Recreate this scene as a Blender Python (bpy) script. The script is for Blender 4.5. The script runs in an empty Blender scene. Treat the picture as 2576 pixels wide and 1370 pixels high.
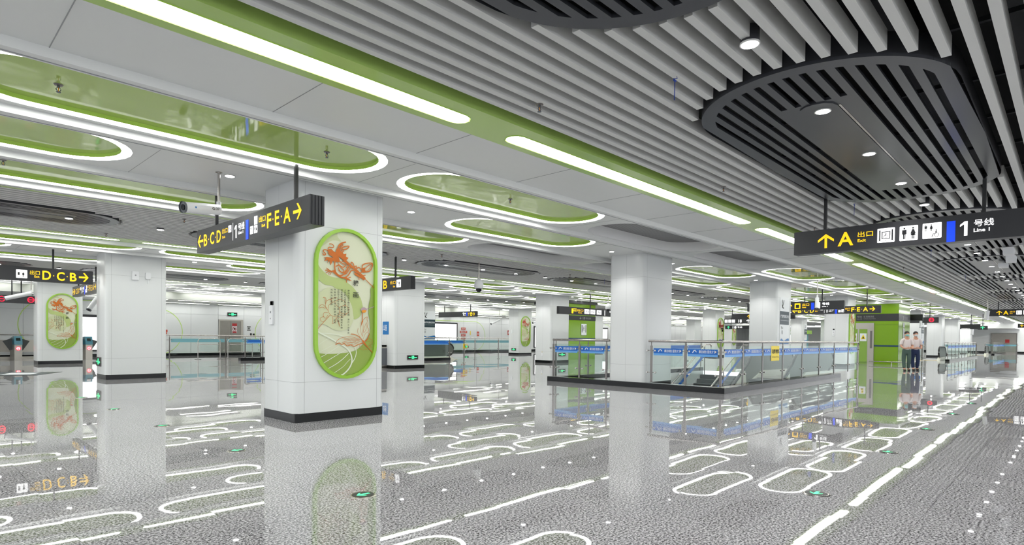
import bpy, math, random
from mathutils import Matrix, Vector
from mathutils.geometry import tessellate_polygon
random.seed(7)
SC = bpy.context.scene
COL = SC.collection

# ---------------------------------------------------------------- camera
H = 1.3
YAW, PITCH, ROLL = math.radians(43.68), math.radians(-0.875), math.radians(0.575)
fv = Vector((math.cos(YAW), math.sin(YAW), 0)); rv = Vector((math.sin(YAW), -math.cos(YAW), 0)); up = Vector((0, 0, 1))
f2 = fv*math.cos(PITCH)+up*math.sin(PITCH); u2 = -fv*math.sin(PITCH)+up*math.cos(PITCH)
r3 = rv*math.cos(ROLL)+u2*math.sin(ROLL); u3 = -rv*math.sin(ROLL)+u2*math.cos(ROLL)
cam_data = bpy.data.cameras.new('camera'); cam = bpy.data.objects.new('camera', cam_data); COL.objects.link(cam)
cam.matrix_world = Matrix((( r3.x, u3.x, -f2.x, 0), (r3.y, u3.y, -f2.y, 0), (r3.z, u3.z, -f2.z, H), (0, 0, 0, 1)))
cam_data.sensor_width = 36; cam_data.sensor_fit = 'HORIZONTAL'; cam_data.lens = 36*1483.15/2576
cam_data.shift_y = (871.5-685)/2576; cam_data.clip_start = 0.05; cam_data.clip_end = 300
SC.camera = cam
# ---------------------------------------------------------------- world, exposure
W = bpy.data.worlds.new('world'); SC.world = W; W.use_nodes = True
W.node_tree.nodes['Background'].inputs[0].default_value = (0.93, 0.96, 1.0, 1)
W.node_tree.nodes['Background'].inputs[1].default_value = 1.6
SC.view_settings.view_transform = 'Standard'; SC.view_settings.look = 'None'
SC.view_settings.exposure = 0.15; SC.view_settings.gamma = 1.0; SC.view_settings.use_curve_mapping = False
c_ = SC.cycles
c_.use_denoising = True; c_.max_bounces = 6; c_.diffuse_bounces = 3; c_.glossy_bounces = 4; c_.transmission_bounces = 4
c_.transparent_max_bounces = 14; c_.caustics_reflective = False; c_.caustics_refractive = False
c_.sample_clamp_indirect = 4; c_.use_adaptive_sampling = True; c_.adaptive_threshold = 0.04
STRIP_E, RING_E, DOWN_E, SPOT_W = 13.0, 11.0, 40.0, 30.0
# fill lamps without fixtures, added to brighten the end wall
def area_lamp(name, loc, sx, sy, power, col=(1, 0.985, 0.96)):
    l = bpy.data.lights.new(name, 'AREA'); l.shape = 'RECTANGLE'; l.size = sx; l.size_y = sy; l.energy = power; l.color = col
    o = bpy.data.objects.new(name, l); COL.objects.link(o); o.location = loc
    return o

area_lamp('end_wall_fill', (91, 2.5, 3.5), 8, 0.5, 420); area_lamp('end_wall_fill', (84, 9, 3.5), 8, 0.5, 300)
# ---------------------------------------------------------------- materials
def srgb(r, g, b):
    f = lambda c: (c/255/12.92) if c/255 <= 0.04045 else ((c/255+0.055)/1.055)**2.4
    return (f(r), f(g), f(b), 1)
MATS = {}
def mat(name, col, rough=0.5, metal=0.0, spec=0.5, coat=0.0, emis=None, es=0.0, bump=None, var=0.0, aniso=None):
    m = bpy.data.materials.new(name); m.use_nodes = True; nt = m.node_tree; b = nt.nodes['Principled BSDF']
    b.inputs['Base Color'].default_value = col; b.inputs['Roughness'].default_value = rough
    b.inputs['Metallic'].default_value = metal; b.inputs['Specular IOR Level'].default_value = spec
    b.inputs['Coat Weight'].default_value = coat; b.inputs['Coat Roughness'].default_value = 0.05
    if emis: b.inputs['Emission Color'].default_value = emis; b.inputs['Emission Strength'].default_value = es
    if bump or var:
        tc = nt.nodes.new('ShaderNodeTexCoord'); nz = nt.nodes.new('ShaderNodeTexNoise')
        nt.links.new(tc.outputs['Object'], nz.inputs['Vector'])
        nz.inputs['Scale'].default_value = bump[0] if bump else 3.0; nz.inputs['Detail'].default_value = 2
        if bump:
            bp = nt.nodes.new('ShaderNodeBump'); bp.inputs['Strength'].default_value = bump[1]; bp.inputs['Distance'].default_value = bump[2]
            nt.links.new(nz.outputs['Fac'], bp.inputs['Height']); nt.links.new(bp.outputs['Normal'], b.inputs['Normal'])
        if var:
            mx = nt.nodes.new('ShaderNodeMix'); mx.data_type = 'RGBA'; mx.inputs[6].default_value = col
            mx.inputs[7].default_value = tuple(c*(1-var) for c in col[:3])+(1,)
            nt.links.new(nz.outputs['Fac'], mx.inputs[0]); nt.links.new(mx.outputs[2], b.inputs['Base Color'])
    MATS[name] = m
    return m
M = MATS
mat('enamel', srgb(218, 221, 221), 0.22, spec=0.5, bump=(0.9, 0.05, 0.02))
mat('enamel_wall', srgb(228, 231, 230), 0.4, var=0.03)
mat('ceiling_white', srgb(228, 230, 228), 0.38, var=0.02)
mat('recess_side', srgb(246, 247, 246), 0.4)
mat('ceiling_low', srgb(196, 198, 194), 0.4)
mat('green_gloss', srgb(178, 204, 108), 0.06, spec=0.7, bump=(1.3, 0.12, 0.05))
mat('green_band', srgb(172, 204, 108), 0.16, spec=0.5)
mat('green_rim', srgb(192, 228, 104), 0.3)
mat('slat', srgb(214, 215, 212), 0.4)
mat('slot_panel', srgb(72, 74, 79), 0.3, metal=0.5)
mat('slot_side', srgb(58, 59, 63), 0.4, metal=0.3)
mat('void', srgb(9, 10, 12), 0.8)
mat('duct', srgb(48, 50, 54), 0.5, metal=0.5)
mat('led', (1, 1, 1, 1), 0.5, emis=(1, 0.995, 0.975, 1), es=STRIP_E)
mat('led_ring', (1, 1, 1, 1), 0.5, emis=(1, 0.995, 0.975, 1), es=RING_E)
mat('lamp_face', (1, 1, 1, 1), 0.5, emis=(1, 0.98, 0.97, 1), es=DOWN_E)
mat('lamp_rim', srgb(215, 215, 212), 0.3)
mat('plinth', srgb(15, 18, 19), 0.15, spec=0.3, var=0.5)
mat('steel', srgb(176, 172, 168), 0.22, metal=1.0)
mat('steel_dark', srgb(120, 117, 114), 0.28, metal=1.0)
mat('steel_satin', srgb(184, 180, 172), 0.38, metal=0.9, var=0.05)
mat('black_box', srgb(50, 51, 54), 0.38, spec=0.4)
mat('black_gloss', srgb(30, 31, 33), 0.25)
mat('black', srgb(14, 14, 15), 0.4)
mat('rod', srgb(30, 31, 33), 0.4)
mat("sign_yellow", srgb(255, 205, 10), 0.4, emis=srgb(255, 200, 8), es=0.75)
mat('sign_white', (0.9, 0.9, 0.9, 1), 0.4, emis=(1, 1, 1, 1), es=1.1)
mat('sign_blue', srgb(10, 60, 220), 0.4, emis=srgb(10, 60, 235), es=0.8)
mat('sign_teal', srgb(0, 130, 150), 0.4, emis=srgb(0, 140, 160), es=0.8)
mat('sign_red', srgb(235, 20, 50), 0.4, emis=srgb(255, 20, 55), es=1.6)
mat('sign_green', srgb(60, 220, 140), 0.4, emis=srgb(70, 235, 150), es=1.3)
mat('grey_text', srgb(150, 152, 154), 0.4)
mat('cam_white', srgb(226, 228, 230), 0.3)
mat('cam_grey', srgb(96, 100, 106), 0.4)
mat('lens', srgb(16, 20, 26), 0.08)
mat('shaft_green', srgb(118, 158, 26), 0.12, spec=0.5)
mat('shaft_side', srgb(118, 158, 26), 0.12, spec=0.5)
mat('navy', srgb(28, 62, 92), 0.3)
mat('film_blue', srgb(10, 100, 192), 0.35)
mat('film_light', srgb(100, 162, 226), 0.35)
mat('film_frost', srgb(104, 156, 166), 0.5)
mat('print_white', srgb(232, 236, 240), 0.5)
mat('plate_white', srgb(226, 230, 232), 0.35)
mat('plate_grey', srgb(150, 152, 154), 0.4)
mat('yellow_plate', srgb(240, 214, 30), 0.4)
mat('red_plate', srgb(168, 40, 40), 0.45)
mat('orange_red', srgb(196, 70, 44), 0.45)
mat('panel_rim', srgb(150, 196, 60), 0.3)
mat('art_p1', srgb(212, 216, 188), 0.55)
mat('art_p2', srgb(194, 202, 156), 0.55)
mat('art_p3', srgb(202, 208, 168), 0.55)
mat('art_m', srgb(178, 194, 124), 0.55)
mat('art_d', srgb(140, 164, 70), 0.5)
mat('art_w', srgb(222, 228, 208), 0.5)
mat('art_o', srgb(196, 102, 8), 0.5)
mat('art_s', srgb(176, 150, 160), 0.5)
mat('art_y', srgb(226, 146, 30), 0.5)
mat('art_red', srgb(190, 70, 48), 0.5)
mat('ink', srgb(34, 36, 30), 0.6)
mat('poster_dark', srgb(28, 52, 62), 0.35)
mat('poster_blue', srgb(28, 112, 178), 0.35)
mat('poster_sky', srgb(90, 170, 214), 0.35)
mat('rubber', srgb(24, 24, 24), 0.35)
mat('esc_panel', srgb(98, 103, 97), 0.4, spec=0.3)
mat('esc_deck', srgb(222, 222, 208), 0.3)
mat('step', srgb(96, 98, 98), 0.45, metal=0.6)
mat('step_yellow', srgb(222, 190, 40), 0.5)
mat('stair_stone', srgb(74, 78, 78), 0.3)
mat('well_wall', srgb(222, 224, 224), 0.35)
mat('gate_teal', srgb(28, 92, 108), 0.3)
mat('flap', srgb(54, 58, 58), 0.3)
mat('door_steel', srgb(150, 146, 140), 0.4, metal=0.8, var=0.15)
mat('lightbox', (1, 1, 1, 1), 0.5, emis=(1, 1, 1, 1), es=1.5)
mat('tie_blue', srgb(20, 60, 160), 0.5)
mat('skin', srgb(196, 146, 120), 0.6)
mat('shirt', srgb(216, 206, 204), 0.8)
mat('trousers_navy', srgb(30, 44, 78), 0.85)
mat('trousers_green', srgb(72, 92, 84), 0.85)
mat('hair', srgb(40, 32, 30), 0.7)
mat('mask', srgb(130, 196, 196), 0.7)
mat('mask_white', srgb(214, 222, 226), 0.7)
mat('shoe', srgb(40, 34, 34), 0.5)

def glass_mat(name, tint, refl):
    m = bpy.data.materials.new(name); m.use_nodes = True; nt = m.node_tree; nt.nodes.clear()
    out = nt.nodes.new('ShaderNodeOutputMaterial'); mx = nt.nodes.new('ShaderNodeMixShader')
    tr = nt.nodes.new('ShaderNodeBsdfTransparent'); tr.inputs[0].default_value = tint
    gl = nt.nodes.new('ShaderNodeBsdfGlossy'); gl.inputs['Roughness'].default_value = 0.01; gl.inputs[0].default_value = (0.9, 0.95, 0.93, 1)
    lw = nt.nodes.new('ShaderNodeLayerWeight'); lw.inputs[0].default_value = 0.5
    pw = nt.nodes.new('ShaderNodeMath'); pw.operation = 'POWER'; pw.inputs[1].default_value = 5; nt.links.new(lw.outputs['Facing'], pw.inputs[0])
    fr = nt.nodes.new('ShaderNodeMath'); fr.operation = 'MULTIPLY_ADD'; fr.inputs[1].default_value = 0.4; fr.inputs[2].default_value = refl; nt.links.new(pw.outputs[0], fr.inputs[0])
    nt.links.new(fr.outputs[0], mx.inputs[0]); nt.links.new(tr.outputs[0], mx.inputs[1]); nt.links.new(gl.outputs[0], mx.inputs[2])
    nt.links.new(mx.outputs[0], out.inputs[0]); MATS[name] = m
glass_mat('glass', (0.925, 0.965, 0.95, 1), 0.02)

def floor_mat(name, dark=1.0, tile=0.8):
    m = bpy.data.materials.new(name); m.use_nodes = True; nt = m.node_tree; N = nt.nodes; L = nt.links; b = N['Principled BSDF']
    tc = N.new('ShaderNodeTexCoord')
    # granite grain
    n1 = N.new('ShaderNodeTexNoise'); n1.inputs['Scale'].default_value = 62; n1.inputs['Detail'].default_value = 3; n1.inputs['Roughness'].default_value = 0.75
    L.new(tc.outputs['Object'], n1.inputs['Vector'])
    cr = N.new('ShaderNodeValToRGB'); L.new(n1.outputs['Fac'], cr.inputs[0])
    e = cr.color_ramp.elements
    e[0].position = 0.40; e[0].color = (0.035*dark, 0.034*dark, 0.037*dark, 1); e[1].position = 0.60; e[1].color = (0.70*dark, 0.695*dark, 0.71*dark, 1)
    x = e.new(0.49); x.color = (0.33*dark, 0.326*dark, 0.338*dark, 1)
    # slab joints
    br = N.new('ShaderNodeTexBrick'); br.offset = 0.0; br.squash = 1.0
    br.inputs['Scale'].default_value = 1.0; br.inputs['Mortar Size'].default_value = 0.0018; br.inputs['Brick Width'].default_value = tile
    br.inputs['Row Height'].default_value = tile; br.inputs['Color1'].default_value = (1, 1, 1, 1); br.inputs['Color2'].default_value = (0.93, 0.93, 0.93, 1)
    br.inputs['Mortar'].default_value = (0.35, 0.35, 0.35, 1); L.new(tc.outputs['Object'], br.inputs['Vector'])
    mul = N.new('ShaderNodeMix'); mul.data_type = 'RGBA'; mul.blend_type = 'MULTIPLY'; mul.inputs[0].default_value = 1.0
    L.new(cr.outputs[0], mul.inputs[6]); L.new(br.outputs['Color'], mul.inputs[7]); L.new(mul.outputs[2], b.inputs['Base Color'])
    b.inputs['Roughness'].default_value = 0.015; b.inputs['Specular IOR Level'].default_value = 0.62
    b.inputs['Coat Weight'].default_value = 0.0; b.inputs['Coat Roughness'].default_value = 0.03
    # every slab lies at a slightly different tilt, and its polish undulates
    dv = N.new('ShaderNodeVectorMath'); dv.operation = 'SCALE'; dv.inputs[3].default_value = 1.0/tile; L.new(tc.outputs['Object'], dv.inputs[0])
    fl = N.new('ShaderNodeVectorMath'); fl.operation = 'FLOOR'; L.new(dv.outputs[0], fl.inputs[0])
    wn = N.new('ShaderNodeTexWhiteNoise'); wn.noise_dimensions = '2D'; L.new(fl.outputs[0], wn.inputs['Vector'])
    n2 = N.new('ShaderNodeTexNoise'); n2.inputs['Scale'].default_value = 1.7; n2.inputs['Detail'].default_value = 1; L.new(tc.outputs['Object'], n2.inputs['Vector'])
    s1 = N.new('ShaderNodeVectorMath'); s1.operation = 'SUBTRACT'; s1.inputs[1].default_value = (0.5, 0.5, 0.5); L.new(wn.outputs['Color'], s1.inputs[0])
    s2 = N.new('ShaderNodeVectorMath'); s2.operation = 'SUBTRACT'; s2.inputs[1].default_value = (0.5, 0.5, 0.5); L.new(n2.outputs['Color'], s2.inputs[0])
    k1 = N.new('ShaderNodeVectorMath'); k1.operation = 'MULTIPLY'; k1.inputs[1].default_value = (0.004, 0.004, 0); L.new(s1.outputs[0], k1.inputs[0])
    k2 = N.new('ShaderNodeVectorMath'); k2.operation = 'MULTIPLY'; k2.inputs[1].default_value = (0.0035, 0.0035, 0); L.new(s2.outputs[0], k2.inputs[0])
    a1 = N.new('ShaderNodeVectorMath'); a1.operation = 'ADD'; L.new(k1.outputs[0], a1.inputs[0]); L.new(k2.outputs[0], a1.inputs[1])
    a2 = N.new('ShaderNodeVectorMath'); a2.operation = 'ADD'; a2.inputs[1].default_value = (0, 0, 1); L.new(a1.outputs[0], a2.inputs[0])
    nm = N.new('ShaderNodeVectorMath'); nm.operation = 'NORMALIZE'; L.new(a2.outputs[0], nm.inputs[0])
    L.new(nm.outputs[0], b.inputs['Normal']); L.new(nm.outputs[0], b.inputs['Coat Normal'])
    MATS[name] = m
floor_mat('granite')
def mesh_mat():
    m = bpy.data.materials.new('ceiling_mesh'); m.use_nodes = True; nt = m.node_tree; N = nt.nodes; L = nt.links; b = N['Principled BSDF']
    tc = N.new('ShaderNodeTexCoord'); w = N.new('ShaderNodeTexWave'); w.wave_type = 'BANDS'; w.bands_direction = 'X'; w.inputs['Scale'].default_value = 6.2
    L.new(tc.outputs['Object'], w.inputs['Vector'])
    cr = N.new('ShaderNodeValToRGB'); cr.color_ramp.interpolation = 'CONSTANT'; e = cr.color_ramp.elements
    e[0].color = (0.03, 0.03, 0.032, 1); e[1].position = 0.5; e[1].color = (0.40, 0.40, 0.40, 1)
    L.new(w.outputs['Fac'], cr.inputs[0]); L.new(cr.outputs[0], b.inputs['Base Color']); b.inputs['Roughness'].default_value = 0.5
    MATS['ceiling_mesh'] = m
mesh_mat()

# ---------------------------------------------------------------- geometry helpers
class MB:
    def __init__(s): s.v = []; s.f = []; s.sm = []
    def add(s, vs, fs, smooth=False):
        o = len(s.v); s.v += [tuple(v) for v in vs]
        for f in fs: s.f.append([i+o for i in f]); s.sm.append(smooth)
        return s
    def box(s, x0, y0, z0, x1, y1, z1):
        v = [(x0,y0,z0),(x1,y0,z0),(x1,y1,z0),(x0,y1,z0),(x0,y0,z1),(x1,y0,z1),(x1,y1,z1),(x0,y1,z1)]
        return s.add(v, [(0,3,2,1),(4,5,6,7),(0,1,5,4),(1,2,6,5),(2,3,7,6),(3,0,4,7)])
    def quad(s, a, b, c, d): return s.add([a,b,c,d], [(0,1,2,3)])
    def tube(s, pts, r, n=8, r1=None, caps=True):
        pts = [Vector(p) for p in pts]; m = len(pts); vs = []; fs = []
        rr = [r+(((r1 if r1 is not None else r)-r)*i/max(1, m-1)) for i in range(m)] if not isinstance(r, (list, tuple)) else r
        ref = None
        for i, p in enumerate(pts):
            d = (pts[min(i+1, m-1)]-pts[max(i-1, 0)]).normalized()
            if ref is None: ref = Vector((0,0,1)) if abs(d.z) < 0.9 else Vector((1,0,0))
            a = d.cross(ref).normalized(); b = d.cross(a).normalized(); ref = -b if False else ref
            for k in range(n):
                t = 2*math.pi*k/n; vs.append(p+a*math.cos(t)*rr[i]+b*math.sin(t)*rr[i])
        for i in range(m-1):
            for k in range(n):
                k2 = (k+1) % n; fs.append((i*n+k, i*n+k2, (i+1)*n+k2, (i+1)*n+k))
        s.add(vs, fs, True)
        if caps:
            s.add(vs[:n], [tuple(range(n))]); s.add(vs[-n:], [tuple(reversed(range(n)))])
        return s
    def prism(s, pts, ext):      # planar outline pts (3D) swept by vector ext
        n = len(pts); e = Vector(ext); a = [Vector(p) for p in pts]; b = [p+e for p in a]
        tri = tessellate_polygon([a])
        s.add(a, tri); s.add(b, [tuple(reversed(t)) for t in tri])
        return s.add(a+b, [(i, (i+1) % n, (i+1) % n+n, i+n) for i in range(n)])
    def poly(s, pts, holes=()):  # flat polygon
        loops = [[Vector(p) for p in pts]]+[[Vector(p) for p in h] for h in holes]
        tri = tessellate_polygon(loops); return s.add([p for l in loops for p in l], tri)
    def disc(s, c, r, n=24, ax='z', ry=None):
        ry = ry or r; c = Vector(c); pts = []
        for k in range(n):
            t = 2*math.pi*k/n; a, b = r*math.cos(t), ry*math.sin(t)
            pts.append(c+(Vector((a,b,0)) if ax == 'z' else Vector((0,a,b)) if ax == 'x' else Vector((a,0,b))))
        return s.add(pts, [tuple(range(n))])
    def build(s, name, m, parent=None):
        me = bpy.data.meshes.new(name); me.from_pydata(s.v, [], s.f); me.polygons.foreach_set('use_smooth', s.sm)
        me.materials.append(MATS[m] if isinstance(m, str) else m); me.update()
        o = bpy.data.objects.new(name, me); COL.objects.link(o)
        if parent: o.parent = parent
        return o
def tag(o, label=None, cat=None, group=None, kind=None):
    if label: o['label'] = label
    if cat: o['category'] = cat
    if group: o['group'] = group
    if kind: o['kind'] = kind
    return o
def empty(name, loc=(0,0,0), label=None, cat=None, group=None, kind=None, mw=None):
    o = bpy.data.objects.new(name, None); COL.objects.link(o); o.empty_display_size = 0.1
    if mw is not None: o.matrix_world = mw
    else: o.location = loc
    return tag(o, label, cat, group, kind)
def kids(o): return [c for c in bpy.data.objects if c.parent == o]
KIDS = {}
def dup(root, loc, label=None, group=None, mw=None, skip=()):
    if root.name not in KIDS:
        KIDS[root.name] = [(c, kids(c)) for c in kids(root)]
    r = root.copy(); COL.objects.link(r)
    if mw is not None: r.matrix_world = mw
    else: r.location = loc
    if label: r['label'] = label
    if group: r['group'] = group
    for ch, gs in KIDS[root.name]:
        if ch.name.split('.')[0] in skip: continue
        c = ch.copy(); COL.objects.link(c); c.parent = r
        for g in gs:
            d = g.copy(); COL.objects.link(d); d.parent = c
    return r
def facing(loc, way):   # local x = viewer's right, y = up, z = towards the viewer
    u, w = {'-x': ((0,-1,0), (-1,0,0)), '-y': ((1,0,0), (0,-1,0)), '+x': ((0,1,0), (1,0,0)), '+y': ((-1,0,0), (0,1,0)), 'up': ((0,-1,0), (0,0,1))}[way]
    v = (0,0,1) if way != 'up' else (1,0,0)
    return Matrix(((u[0], v[0], w[0], loc[0]), (u[1], v[1], w[1], loc[1]), (u[2], v[2], w[2], loc[2]), (0,0,0,1)))
TXT = {}
def text_geo(s, bold=0.0):
    k = (s, bold)
    if k not in TXT:
        cu = bpy.data.curves.new('t', 'FONT'); cu.body = s; cu.offset = bold; cu.resolution_u = 3
        o = bpy.data.objects.new('t', cu); COL.objects.link(o); dg = bpy.context.evaluated_depsgraph_get(); dg.update()
        me = bpy.data.meshes.new_from_object(o.evaluated_get(dg))
        vs = [tuple(v.co) for v in me.vertices]; fs = [tuple(p.vertices) for p in me.polygons]
        bpy.data.objects.remove(o); bpy.data.curves.remove(cu); bpy.data.meshes.remove(me)
        x0 = min(v[0] for v in vs); x1 = max(v[0] for v in vs); y0 = min(v[1] for v in vs); y1 = max(v[1] for v in vs)
        TXT[k] = ([((v[0]-x0)/(x1-x0), (v[1]-y0)/(y1-y0)) for v in vs], fs)
    return TXT[k]
def put_text(mb, s, x0, y0, x1, y1, z=0.004, bold=0.02):   # text stretched into the given rectangle
    if s == '1':
        w, h = x1-x0, y1-y0; P = lambda u, v: (x0+u*w, y0+v*h, z)
        mb.poly([P(0.55, 0), P(1, 0), P(1, 1), P(0.62, 1), P(0, 0.78), P(0, 0.64), P(0.55, 0.8)]); return
    vs, fs = text_geo(s, bold)
    mb.add([(x0+v[0]*(x1-x0), y0+v[1]*(y1-y0), z) for v in vs], fs)
def rect(mb, x0, y0, x1, y1, z=0.004): mb.quad((x0,y0,z), (x1,y0,z), (x1,y1,z), (x0,y1,z))
def rrect(mb, x0, y0, x1, y1, r, z=0.004, n=4):
    pts = []
    for cx, cy, a in ((x1-r, y1-r, 0), (x0+r, y1-r, 90), (x0+r, y0+r, 180), (x1-r, y0+r, 270)):
        for k in range(n+1):
            t = math.radians(a+90*k/n); pts.append((cx+r*math.cos(t), cy+r*math.sin(t), z))
    mb.add(pts, [tuple(range(len(pts)))])
def ring2(mb, cx, cy, r0, r1, z=0.004, n=28, a0=0, a1=360):
    m = n+1; pts = []
    for k in range(m):
        t = math.radians(a0+(a1-a0)*k/n); pts += [(cx+r0*math.cos(t), cy+r0*math.sin(t), z), (cx+r1*math.cos(t), cy+r1*math.sin(t), z)]
    mb.add(pts, [(2*k, 2*k+1, 2*k+3, 2*k+2) for k in range(n)])
def stroke(mb, pts, w, z=0.004):
    n = len(pts); vs = []
    for i in range(n):
        a = Vector(pts[max(i-1, 0)]); b = Vector(pts[min(i+1, n-1)]); d = (b-a)
        d = d.normalized() if d.length > 1e-9 else Vector((1, 0)); nx, ny = -d.y*w/2, d.x*w/2
        vs += [(pts[i][0]+nx, pts[i][1]+ny, z), (pts[i][0]-nx, pts[i][1]-ny, z)]
    mb.add(vs, [(2*i, 2*i+1, 2*i+3, 2*i+2) for i in range(n-1)])
def smooth_pts(pts, k=3):
    out = []
    n = len(pts)
    for i in range(n-1):
        p0, p1, p2, p3 = pts[max(i-1, 0)], pts[i], pts[i+1], pts[min(i+2, n-1)]
        for j in range(k):
            t = j/k; out.append(tuple(0.5*((2*p1[a])+(-p0[a]+p2[a])*t+(2*p0[a]-5*p1[a]+4*p2[a]-p3[a])*t*t+(-p0[a]+3*p1[a]-3*p2[a]+p3[a])*t**3) for a in (0, 1)))
    return out+[tuple(pts[-1])]
def stadium(cx, cy, hl, r, n=14, vert=False):
    pts = []
    for k in range(n+1):
        t = -math.pi/2+math.pi*k/n; pts.append((cx+hl-r+r*math.cos(t), cy+r*math.sin(t)))
    for k in range(n+1):
        t = math.pi/2+math.pi*k/n; pts.append((cx-hl+r+r*math.cos(t), cy+r*math.sin(t)))
    return [(cx-(p[1]-cy), cy+(p[0]-cx)) for p in pts] if vert else pts
NTH = ['nearest', 'second', 'third', 'fourth', 'fifth', 'sixth', 'seventh', 'eighth', 'ninth', 'tenth', 'eleventh', 'twelfth', 'thirteenth', 'fourteenth', 'fifteenth', 'sixteenth',
       'seventeenth', 'eighteenth', 'nineteenth', 'twentieth', 'twenty-first', 'twenty-second', 'twenty-third', 'twenty-fourth', 'twenty-fifth', 'twenty-sixth', 'twenty-seventh', 'twenty-eighth', 'twenty-ninth', 'thirtieth',
       'thirty-first', 'thirty-second', 'thirty-third', 'thirty-fourth', 'thirty-fifth']
A_FILL=[('p2',[(-474,783),(-406,862),(-235,968),(-91,965),(-156,1036),(-165,1129),(-290,1061),(-406,947)]),('m',[(-476,572),(-426,506),(-326,430),(-232,402),(-120,396),(-6,347),(126,260),(143,228),(-6,218),(-167,208),(-223,258),(-325,280),(-402,310),(-475,361)]),('m',[(-479,365),(-418,306),(-356,275),(-247,269),(-183,230),(-119,205),(-54,180),(11,125),(61,40),(103,-47),(121,-149),(130,-238),(214,-213),(264,-159),(298,-53),(289,7),(262,95),(211,167),(126,265),(26,332),(-72,397)]),('p3',[(-478,132),(-325,234),(-183,230),(-54,180),(61,40),(103,-47),(121,-149),(130,-238),(80,-343),(15,-396),(-115,-423),(-219,-407),(-298,-365),(-353,-338),(-414,-325),(-483,-320)]),('d',[(503,367),(451,295),(434,241),(439,135),(410,12),(402,-139),(429,-259),(434,-396),(422,-472),(353,-597),(493,-597),(493,-14)]),('d',[(434,-363),(430,-439),(388,-545),(302,-636),(183,-725),(83,-754),(34,-764),(-113,-777),(-240,-785),(-358,-782),(-427,-774),(-477,-777),(-457,-841),(-411,-934),(-325,-1022),(-231,-1090),(-111,-1131),(-46,-1130),(52,-1115),(169,-1098),(262,-1071),(339,-1021),(408,-939),(460,-849),(481,-773),(497,-590),(500,-362)]),('o',[(-328,800),(-305,824),(-266,829),(-226,797),(-194,786),(-187,830),(-163,858),(-123,859),(-107,810),(-74,800),(-58,772),(-9,785),(-17,740),(28,723),(-8,683),(41,636),(16,612),(-41,658),(-90,696),(-146,727),(-122,664),(-146,633),(-194,642),(-209,555),(-217,640),(-241,652),(-280,576),(-296,646),(-335,600),(-319,651),(-385,638),(-351,677),(-401,678),(-343,702),(-281,698),(-234,703),(-265,721),(-320,744),(-343,763),(-304,746),(-320,772)]),('o',[(-264,492),(-209,519),(-177,478),(-136,438),(-72,411),(-7,420),(42,394),(92,365),(43,372),(-7,383),(-56,394),(-104,397),(-168,428),(-216,460)]),('o',[(125,504),(175,494),(226,468),(277,458),(329,409),(303,400),(260,426),(192,443),(142,469)]),('o',[(277,517),(285,585),(319,603),(336,545),(354,528)]),('s',[(251,-77),(272,-50),(315,-41),(358,-58),(358,-88),(324,-123),(281,-125)]),('y',[(264,-107),(281,-87),(324,-82),(354,-96),(324,-127),(285,-127)]),('o',[(286,-241),(299,-270),(282,-293),(257,-354),(269,-279)]),('o',[(267,-553),(301,-568),(345,-621),(371,-666),(345,-659),(293,-606)])]
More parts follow.
